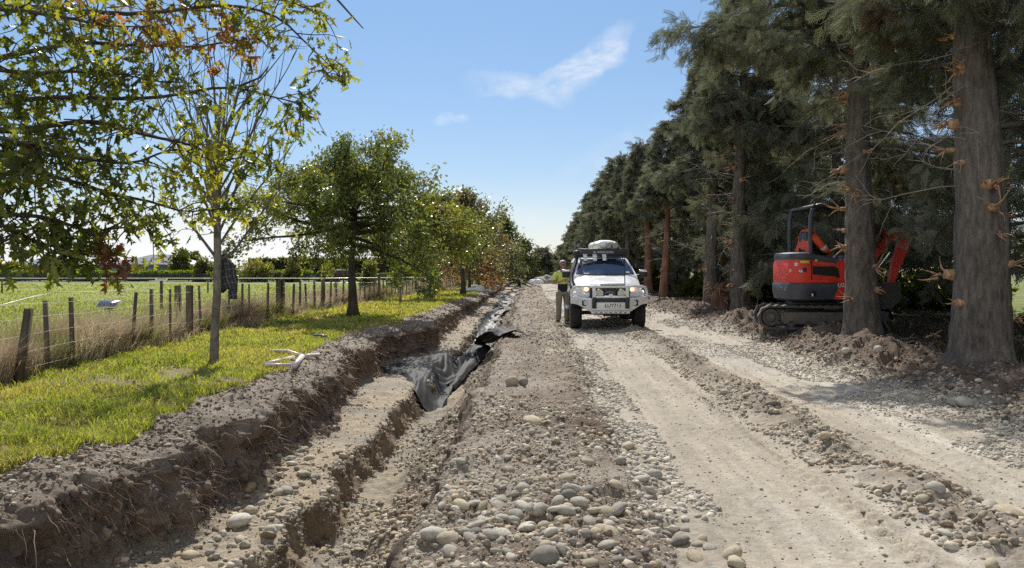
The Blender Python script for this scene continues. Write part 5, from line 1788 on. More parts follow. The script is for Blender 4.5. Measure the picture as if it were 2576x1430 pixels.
# bonnet
ny, nx = 12, 17
yy = np.linspace(.30, 1.42, ny); xs = np.linspace(-1, 1, nx)
bon = []
for k, y in enumerate(yy):
    t = k / (ny - 1)
    hw = .78 + .08 * t ** .5
    z = 1.05 + .27 * t ** .7 + .05 * (1 - np.abs(xs) ** 4) - .05 * np.abs(xs) ** 6 + .018 * np.exp(-((np.abs(xs) - .62) / .10) ** 2)
    if k == 0: z = z - .05
    bon.append(np.stack([xs * hw, np.full(nx, y) + .10 * xs ** 2 * (1 - t), z], 1))
bv, bf = loft(bon, closed=False)
put('bonnet', ute, M_paint, (bv, [q[::-1] for q in bf]), box(0, .85, 1.0, 1.5, .9, .16))
# greenhouse: white shell with tinted glass set proud of it
def gh(y0, y1, z, hw): return [(-hw, y0, z), (hw, y0, z), (hw, y1, z), (-hw, y1, z)]
put('cab', ute, M_paint, loft([gh(1.32, 3.42, 1.10, .87), gh(1.40, 3.40, 1.36, .84), gh(2.10, 3.36, 1.80, .66), gh(2.22, 3.30, 1.845, .60)]), smooth=False)
put('canopy', ute, M_paint, loft([gh(3.46, 5.20, 1.10, .87), gh(3.46, 5.18, 1.36, .86), gh(3.46, 5.05, 1.80, .72), gh(3.50, 4.98, 1.86, .66)]), smooth=False)
# windscreen
ws = []
for k in range(7):
    t = k / 6
    hw = .785 - .165 * t; y = 1.405 + .675 * t; z = 1.385 + .415 * t
    ws.append(np.stack([np.linspace(-hw, hw, 11), y - .055 + .10 * np.linspace(-1, 1, 11) ** 2 * 1.0, np.full(11, z + .012)], 1))
wv, wf = loft(ws, closed=False)
wsn = put('windscreen', ute, M_glass, (wv, [q[::-1] for q in wf]))
put('registration_sticker', wsn, M_white, box(.60, 1.46, 1.445, .09, .012, .05, rot=(R(-32), 0, 0)))
put('paper_slip', wsn, M_white, box(-.50, 1.40, 1.415, .14, .02, .03))
for s in (-1, 1):
    for nm, ya, yb, z0, z1, ho, hi in (('front_side_window', 1.72, 2.42, 1.37, 1.74, .846, .70), ('rear_side_window', 2.50, 3.25, 1.37, 1.74, .846, .70), ('canopy_window', 3.62, 4.95, 1.38, 1.72, .862, .752)):
        yf_ = ya + (.42 if nm == 'front_side_window' else .04)
        q = np.array([[s * ho, ya, z0], [s * ho, yb, z0], [s * hi, yb - .03, z1], [s * hi, yf_, z1]])
        v = np.concatenate([q + (s * .006, 0, 0), q - (s * .02, 0, 0)])
        put(nm, ute, M_glass, (v, [[0, 1, 2, 3], [7, 6, 5, 4], [0, 4, 5, 1], [1, 5, 6, 2], [2, 6, 7, 3], [3, 7, 4, 0]]), smooth=False)
    # mirror
    m_ = put('mirror', ute, M_black, rbox(s * 1.03, 1.62, 1.40, .22, .12, .20, .04, 3), tube(np.array([[s * .84, 1.66, 1.36], [s * .95, 1.64, 1.36]]), .03, 8))
    put('mirror_cap', m_, M_chrome, rbox(s * 1.03, 1.60, 1.485, .225, .13, .07, .03, 3))
    # headlight
    hl = put('headlight', ute, M_lens, (np.array([[s * .46, .335, .99], [s * .50, .36, 1.075], [s * .80, .45, 1.085], [s * .86, .53, 1.05], [s * .84, .50, .96], [s * .60, .38, .945],
                                                  [s * .46, .60, .99], [s * .50, .60, 1.075], [s * .80, .60, 1.085], [s * .86, .62, 1.05], [s * .84, .60, .96], [s * .60, .60, .945]]),
                                         [[0, 1, 2, 3, 4, 5], [6, 7, 1, 0], [7, 8, 2, 1], [8, 9, 3, 2], [9, 10, 4, 3], [10, 11, 5, 4], [11, 6, 0, 5]]), smooth=False)
    v, f = lathe([(.001, -.02), (.05, -.02), (.055, 0), (.045, .02)], 14, 'Y'); put('bulb', hl, M_lit, (v + (s * .58, .35, 1.02), f))
    v, f = lathe([(.001, .0), (.03, -.012), (.055, -.006), (.06, .02)], 14, 'Y'); put('side_lamp', hl, M_grey, (v + (s * .73, .41, 1.02), f))
    # wheels
    for wy in (WY1, WY2):
        prof = [(.20, -.145), (.30, -.15), (.37, -.142), (.398, -.10), (WR, -.04), (WR, .04), (.398, .10), (.37, .142), (.30, .15), (.20, .145)]
        v, f = lathe(prof, 40, 'X')
        a = np.arctan2(v[:, 2], v[:, 1]); rr = np.hypot(v[:, 1], v[:, 2])
        k = 1 + .022 * np.sign(np.sin(a * 20 + np.sign(v[:, 0]) * 1.2)) * (rr > .38)
        v[:, 1] *= k; v[:, 2] *= k
        w_ = put('wheel', ute, M_grey, tuple([lathe([(.05, -.05), (.12, -.07), (.20, -.11), (.215, -.14), (.20, .13), (.05, .12)], 20, 'X')[0] * (s * -1, 1, 1) + (s * .815, wy, .40), lathe([(.05, -.05), (.12, -.07), (.20, -.11), (.215, -.14), (.20, .13), (.05, .12)], 20, 'X')[1]]))
        put('tyre', w_, M_tyre, (v + (s * .815, wy, .40), f), ang=30)
        # black flare
        pts = np.array([[s * .93, wy + .53 * math.cos(t), .42 + .53 * math.sin(t)] for t in np.linspace(.1, math.pi * .9, 14)])
        put('wheel_arch_flare', ute, M_black, tube(pts, .045, 8))
    put('side_step', ute, M_bar, tube(np.array([[s * .97, 1.62, .52], [s * 1.0, 1.75, .50], [s * 1.0, 3.4, .50], [s * .97, 3.5, .52]]), .05, 10))
    # spot lamp
    v, f = lathe([(.001, .10), (.07, .10), (.108, .03), (.112, 0), (.10, -.02)], 24, 'Y')
    sp = put('spot_lamp', ute, M_black, (v + (s * .275, .02, .925), f))
    v, f = lathe([(.001, -.045), (.05, -.04), (.098, -.022), (.10, .01)], 24, 'Y'); put('lamp_cover', sp, M_cover, (v + (s * .275, .02, .925), f))
    v, f = lathe([(.001, .0), (.05, -.01), (.062, 0), (.07, .03)], 18, 'Y'); fg = put('fog_lamp', ute, M_black, rbox(s * .60, .10, .685, .20, .05, .15, .05, 3)); put('fog_lens', fg, M_lens, (v + (s * .60, .07, .685), f))
    put('indicator', ute, M_lens, rbox(s * .79, .20, .72, .12, .03, .035, .01))

# bull bar: bumper channel, wings, uprights, lamp hoops
sec = lambda x: -.03 + .42 * (abs(x) / .96) ** 2.6
xs = np.linspace(-.97, .97, 25)
rings = []
for x in xs:
    y = sec(x); w = sstep(abs(x), .42, .9)
    zb = .455 + .20 * float(w); zt = .80 + .04 * float(w)
    rings.append([(x, y + .03, zb), (x, y, zb + .03), (x, y - .01, zt - .04), (x, y + .03, zt), (x, y + .16, zt), (x, y + .14, zb)])
bb = put('bull_bar', ute, M_bar, loft(rings), smooth=True, ang=40)
put('number_mount', bb, M_bar, rbox(0, -.055, .60, .92, .05, .20, .012))
put('skid_plate', bb, M_bar, rbox(0, .02, .455, .96, .14, .07, .02))
for k in range(-3, 4): put('vent_slot', bb, M_black, box(k * .12, -.053, .447, .06, .012, .016), smooth=False)
put('lower_opening', bb, M_black, rbox(0, -.048, .755, .74, .05, .085, .01))
put('upper_channel', bb, M_bar, rbox(0, -.04, .835, .76, .07, .055, .02))
put('top_tube', bb, M_bar, tube(np.array([[-.44, -.02, 1.085], [0, -.03, 1.09], [.44, -.02, 1.085]]), .032, 10))
for s in (-1, 1):
    put('upright', bb, M_bar, rbox(s * .41, -.055, .975, .085, .07, .30, .015), ang=30)
    put('upright_pad', bb, M_black, rbox(s * .41, -.075, .685, .11, .07, .27, .02))
    hoop = np.array([[s * .42, -.02, 1.085], [s * .60, .06, 1.10], [s * .80, .20, 1.10], [s * .91, .31, 1.06], [s * .95, .37, .95], [s * .955, .38, .84]])
    put('lamp_hoop', bb, M_bar, tube(hoop, [.03, .03, .03, .034, .036, .036], 10))
    put('corner_skin', bb, M_bar, tube(np.array([[s * .46, .25, .87], [s * .66, .30, .87], [s * .85, .42, .90]]), .07, 10))
put('grille', ute, M_black, rbox(0, .24, .94, 1.02, .14, .26, .03))
gb = put('grille_badge', ute, M_grey, tube(np.array([[-.13, .16, .90], [-.06, .16, .955], [.06, .16, .955], [.13, .16, .90]]), .016, 8))
put('winch_tag', ute, M_white, box(.01, -.03, .885, .09, .02, .05), smooth=False)
put('light_bar', ute, M_black, rbox(.04, -.01, 1.145, .58, .06, .05, .012))
put('light_bar_lens', ute, M_cover, rbox(.04, -.045, 1.145, .54, .012, .024, .005))
put('aerial', ute, M_black, tube(np.array([[.355, .0, 1.09], [.355, .0, 1.30], [.35, .03, 1.86]]), [.013, .012, .006], 8))
plate = put('number_plate', ute, mat('plate_white', (.80, .80, .78), .4, var=.03), rbox(.055, -.088, .625, .375, .012, .125, .01))
lettering('plate_letters', 'LUY711', .125, (.055, -.097, .622), (R(90), 0, 0), M_black, plate, .0025)
put('axle', ute, M_rust, tube(np.array([[-.7, WY1, .40], [.7, WY1, .40]]), .05, 8), rbox(.1, 2.4, .43, .5, 3.6, .22, .06), rbox(0, .55, .44, .85, .85, .12, .04), tube(np.array([[-.7, WY2, .40], [.7, WY2, .40]]), .06, 8))
for s in (-1, 1): put('mudflap', ute, M_black, rbox(s * .80, 1.55, .35, .30, .02, .34, .01))
# snorkel on the driver's side pillar
put('snorkel', ute, M_black, tube(np.array([[-.905, 1.0, 1.05], [-.915, 1.25, 1.18], [-.90, 1.42, 1.36], [-.80, 1.78, 1.62], [-.72, 2.02, 1.84], [-.72, 2.03, 1.93]]), [.05, .055, .055, .05, .05, .05], 10), rbox(-.72, 2.02, 1.97, .12, .16, .14, .03))
# visor with white stripes
vis = put('visor', ute, M_black, rbox(.02, 1.98, 1.885, 1.22, .20, .035, .012, rot=(R(24), 0, 0)))
for x in (-.50, -.24, .02):
    put('visor_stripe', vis, M_white, rbox(x, 1.975, 1.898, .115, .215, .028, .008, rot=(R(24), 0, 0)), rbox(x, 1.872, 1.80, .10, .02, .10, .008, rot=(R(-34), 0, 0)))
# roof rack
rk = put('roof_rack', ute, M_black, tube(np.array([[-.66, 2.10, 2.06], [-.66, 4.9, 2.06]]), .022, 8), tube(np.array([[.66, 2.10, 2.06], [.66, 4.9, 2.06]]), .022, 8),
         *[tube(np.array([[-.66, y, 2.07], [.66, y, 2.07]]), .018, 8) for y in np.linspace(2.15, 4.85, 8)],
         *[tube(np.array([[s * .66, y, 2.06], [s * .62, y, 1.84]]), .018, 6) for s in (-1, 1) for y in (2.3, 3.2, 4.0, 4.8)])
df = put('wind_deflector', rk, M_black, rbox(.02, 2.06, 1.985, 1.27, .02, .155, .01, rot=(R(-16), 0, 0)), rbox(.02, 2.09, 2.075, 1.30, .03, .03, .01))
lettering('deflector_letters', 'RHINO-RACK', .072, (.06, 2.044, 1.99), (R(90 - 16), 0, 0), mat('letter_grey', (.42, .44, .46), .5), df, .0022)
v, f = lathe([(.018, -.002), (.03, -.002), (.03, .002), (.018, .002)], 14, 'Y'); put('deflector_emblem', df, bpy.data.materials['letter_grey'], (v + (-.235, 2.046, 1.99), f))
put('rack_uprights', rk, M_grey, tube(np.array([[-.66, 2.5, 2.06], [-.66, 2.5, 2.26]]), .018, 6), tube(np.array([[-.74, 2.7, 2.0], [-.74, 2.7, 2.28]]), .018, 6), tube(np.array([[-.74, 2.7, 2.18], [-.66, 2.5, 2.18]]), .014, 6))
# bundle on the rack
bd = MB()
th = np.arange(28) / 28 * 6.2832
rg = []
for k in range(40):
    t = k / 39; y = 2.16 + 2.2 * t
    e = min(1, .72 + t * 2.2) * min(1, .5 + (1 - t) * 4)
    cw, sw = np.sign(np.cos(th)) * np.abs(np.cos(th)) ** .75, np.sign(np.sin(th)) * np.abs(np.sin(th)) ** .85
    nz_ = 1 + .07 * vn(th * 1.6, t * 4 + 0 * th, 640) + .025 * vn(th * 6, t * 22 + 0 * th, 641)
    rg.append(np.stack([.12 + .34 * e * cw * nz_ - .05 * t, np.full(28, y) + .05 * np.cos(th), 2.20 + .11 * e * sw * nz_ + .025 * e * np.cos(th - 2.0)], 1))
bd.add(*loft(rg))
bo = bd.build('white_bundle', M_sack); bo.location = (tx, ty, tz)
bo.data.materials[0] = mat('white_wrap', (.80, .80, .80), .45, var=.05, bump=.25, bscale=9)
tag(bo, 'white plastic-wrapped bundle of rolls tied on the pickup roof rack', 'bundle')
for x_ in (.16, .34):
    mb = MB(); mb.add(*lathe([(.06, -.02), (.085, -.02), (.09, 0), (.09, .3), (.02, .3)], 18, 'Y'))
    ro = mb.build('roll_end', M_grey, bo); ro.location = (x_, 2.13, 2.175)
sp_ = MB()
for y in (2.45, 3.4):
    sp_.add(*tube(np.array([[-.28, y, 2.10], [-.22, y, 2.26], [-.02, y, 2.33], [.2, y, 2.33], [.42, y, 2.27], [.50, y, 2.12], [.66, y, 2.03], [.665, y - .1, 1.88]]), .012, 6))
so = sp_.build('tie_strap', M_yellow); so.location = (tx, ty, tz)
tag(so, 'yellow strap tying the white bundle to the roof rack', 'strap')

# ------------------------------------------------------------------ man beside the pickup
M_skin = mat('skin', (.42, .24, .17), .6, var=.1, scale=8)
M_hair = mat('grey_hair', (.50, .48, .45), .7, var=.2, scale=40)
M_navy = mat('navy_fabric', (.014, .016, .026), .85, var=.25, scale=14)
M_lime = mat('hi_vis_lime', (.66, .73, .17), .7, var=.1, scale=12)
M_khaki = mat('khaki_trousers', (.25, .215, .165), .9, var=.18, scale=8, bump=.4, bscale=20)
M_boot = mat('work_boot', (.045, .032, .024), .7, var=.2)
mx_, my_ = .84, 22.3
mz_ = float(ground_z(np.array([mx_]), np.array([my_]))[0]) - .005


def finger(base, d, L, r, curl):
    q = [np.array(base)]
    d = np.array(d, float)
    for k in range(2):
        d = d / np.linalg.norm(d); q.append(q[-1] + d * L * (.55 if k == 0 else .45)); d = d + curl
    return [(*a, r * (1 - .12 * i)) for i, a in enumerate(q)]

bv_ = [(0, .0, .98, .13, .10), (0, 0, 1.16, .125, .095), (0, .01, 1.36, .15, .11), (0, .01, 1.49, .09, .075), (0, -.005, 1.565, .056, .056), (0, -.02, 1.64, .078, .085), (0, -.012, 1.72, .082, .098), (0, .0, 1.79, .066, .078)]
be_ = [(0, 1), (1, 2), (2, 3), (3, 4), (4, 5), (5, 6), (6, 7)]
def grow(fr, *pts):
    k = fr
    for p in pts:
        bv_.append(p); be_.append((k, len(bv_) - 1)); k = len(bv_) - 1
    return k
nose = grow(5, (0, -.112, 1.665, .016))
for s in (-1, 1):
    grow(6, (s * .088, .005, 1.70, .016, .022))
    el = (s * .275, .02, 1.18) if s < 0 else (s * .27, .0, 1.20)
    ha = (-.10, -.24, 1.245) if s < 0 else (.07, -.25, 1.265)
    wr = grow(3, (s * .165, .01, 1.475, .068), (s * .235, .015, 1.33, .052), (*el, .042), ((el[0] + ha[0]) / 2, (el[1] + ha[1]) / 2, (el[2] + ha[2]) / 2, .038), (*ha, .028))
    d = np.array(ha) - np.array(el); d /= np.linalg.norm(d)
    pm_ = np.array(ha) + d * .075
    palm = grow(wr, (*pm_, .032, .016))
    for fi, off in enumerate((-.028, -.009, .010, .028)):
        fb = finger(pm_ + d * .035 + np.array([0, 0, off]), d, (.07, .082, .078, .062)[fi], .0095, np.array([-s * .5, -.15, -.35]))
        grow(palm, *fb)
    grow(wr, *finger(np.array(ha) + d * .03 + (0, -.02, .025), d * .6 + np.array([-s * .2, -.3, .7]), .06, .0105, np.array([0, 0, -.2])))
    grow(0, (s * .10, .005, .90, .098, .10), (s * .112, -.015, .70, .078), (s * .115, -.02, .50, .058), (s * .118, .0, .30, .055), (s * .12, .02, .11, .040), (s * .128, -.06, .045, .042, .035), (s * .135, -.15, .035, .038, .026))
man = skinned('person', bv_, be_, M_skin)
man.location = (mx_, my_, mz_); man.rotation_euler = (0, 0, R(14))
tag(man, 'man in lime and navy work shirt, khaki trousers and boots standing beside the pickup', 'person')
sh = [(0, 0, .87, .165, .13), (0, 0, 1.10, .155, .122), (0, .01, 1.34, .175, .132), (0, .01, 1.475, .105, .088), (0, .0, 1.535, .07, .066)]
se = [(0, 1), (1, 2), (2, 3), (3, 4)]
for s in (-1, 1):
    k = len(sh)
    sh += [(s * .165, .01, 1.475, .085), (s * .24, .018, 1.33, .075), (s * .268, .02, 1.235, .07)]
    se += [(3, k), (k, k + 1), (k + 1, k + 2)]
shirt = skinned('work_shirt', sh, se, [M_navy, M_lime], man)
zc = np.array([p.center[2] for p in shirt.data.polygons]); xc = np.array([p.center[0] for p in shirt.data.polygons]); yc = np.array([p.center[1] for p in shirt.data.polygons])
lime = (zc > 1.18) & (zc < 1.50) & ~((zc < 1.27) & (np.abs(xc) > .2))
shirt.data.polygons.foreach_set('material_index', lime.astype(np.int32))
shirt.data.update()
tr_ = [(0, 0, .99, .145, .115)]; te = []
for s in (-1, 1):
    k = len(tr_)
    tr_ += [(s * .098, .005, .90, .115, .118), (s * .112, -.015, .70, .097), (s * .117, -.02, .50, .082), (s * .12, .0, .28, .083), (s * .122, .015, .13, .080)]
    te += [(0, k), (k, k + 1), (k + 1, k + 2), (k + 2, k + 3), (k + 3, k + 4)]
skinned('trousers', tr_, te, M_khaki, man)
for s in (-1, 1):
    skinned('boot', [(s * .122, .02, .20, .064), (s * .122, .03, .10, .058), (s * .124, .05, .05, .052, .045), (s * .13, -.07, .045, .056, .044), (s * .138, -.17, .04, .05, .036)], [(0, 1), (1, 2), (2, 3), (3, 4)], M_boot, man)
V, F = ico(3); v = V[:, :] * (.092, .108, .085); v = v + (0, .004, 1.755)
kp = [q for q in F.tolist() if min(v[i][2] - 1.752 - .9 * max(0, -(v[i][1] + .02)) for i in q) > -.035]
hr = MB().add(v, kp).build('hair', M_hair, man)
hr.modifiers.new('t', 'SOLIDIFY').thickness = .008
for s in (-1, 1):
    V, F = ico(2); MB().add(V * (.013, .010, .009) + (s * .032, -.098, 1.70), F).build('eye', M_dark, man)
mb = MB(); mb.add(*rbox(0, -.098, 1.622, .05, .012, .008, .003)); mb.build('mouth', mat('lips', (.30, .14, .11), .6), man)

# ------------------------------------------------------------------ plaid shirt on the tree
t = NT('plaid_flannel')
tc = t.n('ShaderNodeTexCoord').outputs['Object']
nz = t.n('ShaderNodeTexNoise'); nz.inputs['Scale'].default_value = 9; t.l(tc, nz.inputs['Vector'])
ad = t.n('ShaderNodeVectorMath', operation='MULTIPLY_ADD'); t.l(nz.outputs['Color'], ad.inputs[0]); ad.inputs[1].default_value = (.06, .06, .06); t.l(tc, ad.inputs[2])
rt = t.n('ShaderNodeMapping'); rt.inputs['Rotation'].default_value = (0, R(14), 0); t.l(ad.outputs[0], rt.inputs[0])
sep = t.n('ShaderNodeSeparateXYZ'); t.l(rt.outputs[0], sep.inputs[0])
def stripes(sock, per, w, ph=0.0):
    a = t.n('ShaderNodeMath', operation='MULTIPLY_ADD'); t.l(sock, a.inputs[0]); a.inputs[1].default_value = 1 / per; a.inputs[2].default_value = ph
    b = t.n('ShaderNodeMath', operation='FRACT'); t.l(a.outputs[0], b.inputs[0])
    c = t.n('ShaderNodeMath', operation='LESS_THAN'); t.l(b.outputs[0], c.inputs[0]); c.inputs[1].default_value = w
    return c.outputs[0]
c = t.mix(stripes(sep.outputs[0], .085, .42), (.022, .022, .027), (.075, .075, .085))
c = t.mix(stripes(sep.outputs[2], .085, .42), c, (.05, .05, .058))
c = t.mix(stripes(sep.outputs[0], .085, .10, .3), c, (.17, .165, .17))
c = t.mix(stripes(sep.outputs[2], .085, .10, .3), c, (.15, .15, .155))
M_plaid = t.done(t.pbr(c, .9, 0, .2, t.bump(t.noise(40, 4), .01, .5)))
o3 = np.array([-4.05, 10.50, 0])
ps = thing('plaid_shirt', 'dark plaid shirt hanging from the fork of the pale barked tree', 'shirt', tuple(o3))
th = np.arange(40) / 40 * 6.2832
rg = []
for k in range(26):
    q = k / 25
    z = 1.62 - .40 * q; cx = -.045 + .05 * q
    w = .045 + .075 * float(sstep(q, 0, .25)) + .02 * q; d = .035 + .02 * q
    rr = 1 + .22 * vn(th * 2.2, q * 2.5 + 0 * th, 650) + .10 * np.sin(th * 5 + q * 3)
    rg.append(np.stack([cx + w * np.cos(th) * rr, d * np.sin(th) * rr, np.full(40, z) + .02 * np.sin(th * 2 + 1) * q - .05 * q * (np.cos(th) < -.2)], 1))
MB().add(*loft(rg)).build('shirt_body', M_plaid, ps)
rg = []
for k in range(18):
    q = k / 17
    rr = 1 + .2 * vn(th * 2, q * 3 + 0 * th, 655)
    rg.append(np.stack([.05 + .06 * q + .02 * math.sin(q * 4) + .052 * np.cos(th) * rr, .02 + .04 * np.sin(th) * rr, np.full(40, 1.50 - .43 * q)], 1))
MB().add(*loft(rg)).build('sleeve', M_plaid, ps)
rg = []
for k in range(10):
    q = k / 9
    rg.append(np.stack([-.12 - .03 * q + .035 * np.cos(th), .05 + .03 * np.sin(th), np.full(40, 1.50 - .30 * q)], 1))
MB().add(*loft(rg)).build('sleeve', M_plaid, ps)
MB().add(*tube(np.array([[-.06, .0, 1.60], [-.03, -.03, 1.645], [.02, -.02, 1.66], [.04, .02, 1.63]]), [.016, .022, .02, .014], 8)).build('collar', M_plaid, ps)

# ------------------------------------------------------------------ excavator
M_orange = mat('orange_paint', (.70, .052, .03), .45, var=.2, scale=5)
M_navyp = mat('dark_blue_grey_paint', (.058, .064, .08), .42, var=.2, scale=4)
M_track = mat('dusty_track_rubber', (.075, .068, .06), .85, var=.35, scale=14, bump=.6)
M_mud = mat('dusty_track_frame', (.11, .098, .085), .85, var=.3, scale=8, bump=.5)
M_letter = mat('white_letters', (.7, .7, .7), .5, var=.03)
ex, ey = 4.72, 15.75
ez = .27
exc = thing('excavator', 'orange and dark blue mini excavator with roll bar canopy parked among the conifers', 'excavator', (ex, ey, ez), R(4))


def track_loop(r, x0, x1, n=14):
    a = np.linspace(math.pi / 2, 3 * math.pi / 2, n)
    l = [(x0 + r * math.cos(t), r + r * math.sin(t)) for t in a]
    a = np.linspace(-math.pi / 2, math.pi / 2, n)
    return l + [(x1 + r * math.cos(t), r + r * math.sin(t)) for t in a]

for yy0 in (0.0, 1.05):
    lp = np.array(track_loop(.232, .232, 1.90))
    # resample evenly and add lugs
    cl_ = np.concatenate([lp, lp[:1]]); sl = np.concatenate([[0], np.cumsum(np.linalg.norm(np.diff(cl_, axis=0), axis=1))])
    s_ = np.linspace(0, sl[-1], 121)[:-1]
    q = np.stack([np.interp(s_, sl, cl_[:, a]) for a in (0, 1)], 1)
    ctr_ = np.stack([np.clip(q[:, 0], .232, 1.90), np.full(120, .232)], 1)
    nrm = (q - ctr_) / (np.linalg.norm(q - ctr_, axis=1)[:, None] + 1e-9)
    lug = np.where(np.arange(120) % 4 < 2, .018, 0.0)[:, None]
    outer = q + nrm * lug; inner = q - nrm * .035
    rg = np.stack([np.stack([outer[:, 0], np.full(120, yy0), outer[:, 1]], 1), np.stack([outer[:, 0], np.full(120, yy0 + .30), outer[:, 1]], 1),
                   np.stack([inner[:, 0], np.full(120, yy0 + .30), inner[:, 1]], 1), np.stack([inner[:, 0], np.full(120, yy0), inner[:, 1]], 1)], 1)
    v, f = loft(np.concatenate([rg, rg[:1]]), caps=False)
    tk = put('track', exc, M_track, (v, f), smooth=False)
    put('track_frame', tk, M_mud, rbox(1.12, yy0 + .15, .22, 1.30, .24, .25, .04))
    for cx, r_ in ((.232, .185), (1.90, .185)):
        v, f = lathe([(.02, -.14), (r_ * .45, -.145), (r_ * .5, -.12), (r_ * .9, -.12), (r_, -.08), (r_, .08), (r_ * .9, .12), (.02, .14)], 24, 'Y')
        w_ = put('idler_wheel' if cx < 1 else 'sprocket', tk, M_track, (v + (cx, yy0 + .15, .232), f))
        v, f = lathe([(.005, -.165), (.075, -.165), (.085, -.15), (.085, -.1)], 18, 'Y'); put('hub', w_, M_mud, (v + (cx, yy0 + .15, .232), f))
    for cx in (.62, .95, 1.28, 1.58):
        v, f = lathe([(.01, -.12), (.07, -.12), (.08, -.08), (.08, .08), (.07, .12), (.01, .12)], 14, 'Y'); put('roller', tk, M_track, (v + (cx, yy0 + .15, .10), f))
put('turntable', exc, M_black, rbox(1.1, .68, .50, .9, .8, .12, .04))


def house(z, inset, x1=1.72, n=10, front=.12):
    """plan outline of the slewing body with a rounded rear"""
    x0, y0, y1 = .45 + inset, .05 + inset, 1.30 - inset
    p = [(x0 + .34 - .34 * math.cos(t) , y0 + .26 - .26 * math.sin(t)) for t in np.linspace(math.pi / 2, 0, n)]
    p += [(x0 + .34 - .34 * math.cos(t), y1 - .26 + .26 * math.sin(t)) for t in np.linspace(0, math.pi / 2, n)]
    p += [(x1, y1), (x1 + front, y1 - .15), (x1 + front, y0 + .15), (x1, y0)]
    return [(a, b, z) for a, b in p]
put('counterweight', exc, M_navyp, loft([house(.56, .06, 1.30), house(.60, .01, 1.34), house(.76, -.015, 1.40), house(.90, -.02, 1.42), house(.925, -.005, 1.42)]), ang=40)
hd = put('engine_hood', exc, M_orange, loft([house(.925, .005, 1.60), house(.96, -.004, 1.62), house(1.30, .0, 1.60), house(1.405, .025, 1.56)]), ang=40)
put('side_cover', exc, M_orange, (lambda pf: (pf[0], pf[1]))(prism([(1.30, .60), (1.84, .60), (1.88, 1.30), (1.36, 1.36), (1.42, .98)], .012, .06, 'XZ')), rbox(1.60, .68, .95, .5, 1.2, .65, .04), smooth=False)
cv = np.array(house(1.405, .015, 1.62)); 
rr_ = [house(1.405, .012, 1.60), house(1.44, .0, 1.60), house(1.52, .02, 1.56), house(1.545, .06, 1.50)]
rr_ = [[(a, b, z - max(0, a - .75) * .20) for a, b, z in r_] for r_ in rr_]
put('top_cover', exc, M_navyp, loft(rr_), ang=40)
put('air_vent', hd, M_black, prism([(.86, 1.10), (.86, 1.26), (1.30, 1.26), (1.40, 1.20), (1.44, 1.02), (1.30, 1.06)], .035, .07, 'XZ'), smooth=False)
put('hood_recess', hd, M_orange, rbox(1.08, .035, .955, .46, .02, .05, .01))
put('panel_seam', hd, M_black, box(.835, .045, 1.18, .012, .02, .38), smooth=False)
put('warning_sticker', hd, M_yellow, rbox(.70, .053, 1.345, .17, .02, .055, .004, rot=(0, 0, R(-12))), rbox(.93, .036, 1.375, .05, .012, .045, .004))
put('data_label', hd, M_letter, rbox(1.56, .058, 1.24, .05, .01, .035, .003), rbox(1.66, .004, .74, .045, .012, .035, .003))
put('latch', hd, M_dark, rbox(.70, .058, 1.19, .07, .02, .08, .01, rot=(0, 0, R(-12))))
put('tow_recess', exc, M_black, rbox(.86, .05, .72, .15, .06, .12, .03), rbox(.54, .22, .68, .05, .10, .10, .02))
put('tag_label', exc, M_letter, box(.84, .015, .69, .035, .01, .05), smooth=False)
lettering('maker_letters', 'Kubota', .092, (.555, .135, 1.17), (R(90), 0, R(-42)), M_letter, hd, .002)
v, f = lathe([(.026, -.003), (.036, -.003), (.036, .003), (.026, .003)], 18, 'Y')
em = put('maker_emblem', hd, M_letter, (v, f), rbox(0, 0, 0, .012, .006, .05, .002)); em.location = (.553, .118, 1.30); em.rotation_euler = (0, 0, R(-42))
lettering('model_letters', 'U23', .115, (1.44, -.002, .88), (R(90), 0, R(0)), M_letter, exc, .003, .2)
# roll bar canopy
for yb in (.14, 1.20):
    put('roll_bar', exc, M_navyp, tube(np.array([[.86, yb, 1.45], [.85, yb, 1.9], [.86, yb, 2.25], [.90, yb, 2.40], [1.0, yb, 2.48], [1.15, yb, 2.50]]), .042, 10))
    put('front_post', exc, M_navyp, tube(np.array([[1.85, yb, 2.42], [1.95, yb, 2.25], [2.0, yb, 1.2]]), .03, 8))
put('canopy_roof', exc, M_black, rbox(1.45, .67, 2.46, 1.16, 1.18, .07, .03, 3), rbox(1.45, .67, 2.50, .8, .9, .04, .015))
put('control_lever', exc, M_black, tube(np.array([[1.50, .35, 1.40], [1.44, .35, 1.95]]), .018, 8), rbox(1.445, .35, 1.86, .035, .035, .20, .012))
put('operator_seat', exc, M_black, rbox(.98, .66, 1.72, .14, .46, .52, .06, 3), rbox(1.18, .66, 1.55, .42, .46, .12, .05, 3))
put('front_console', exc, M_navyp, rbox(1.78, .66, 1.32, .20, .7, .35, .04))
# boom, dipper, bucket, blade
def arm(pts, w0, h0, y):
    pts = np.array(pts); k = len(pts); tg_ = np.gradient(pts, axis=0); tg_ /= np.linalg.norm(tg_, axis=1)[:, None]
    n_ = np.stack([-tg_[:, 1], tg_[:, 0]], 1)
    r_ = []
    for i in range(k):
        a = pts[i] + n_[i] * h0[i]; b = pts[i] - n_[i] * h0[i]
        r_.append([(a[0], y - w0, a[1]), (a[0], y + w0, a[1]), (b[0], y + w0, b[1]), (b[0], y - w0, b[1])])
    return loft(r_)
bm_ = put('boom', exc, M_orange, arm([(1.95, .80), (2.18, 1.22), (2.40, 1.60), (2.62, 1.86), (2.90, 1.97), (3.12, 1.90)], .07, [.09, .11, .14, .15, .12, .07], .62), ang=40)
put('hydraulic_ram', bm_, M_chrome, tube(np.array([[2.1, .62, .72], [2.75, .62, 1.55]]), .03, 10), tube(np.array([[2.1, .62, .72], [2.45, .62, 1.16]]), .05, 10))
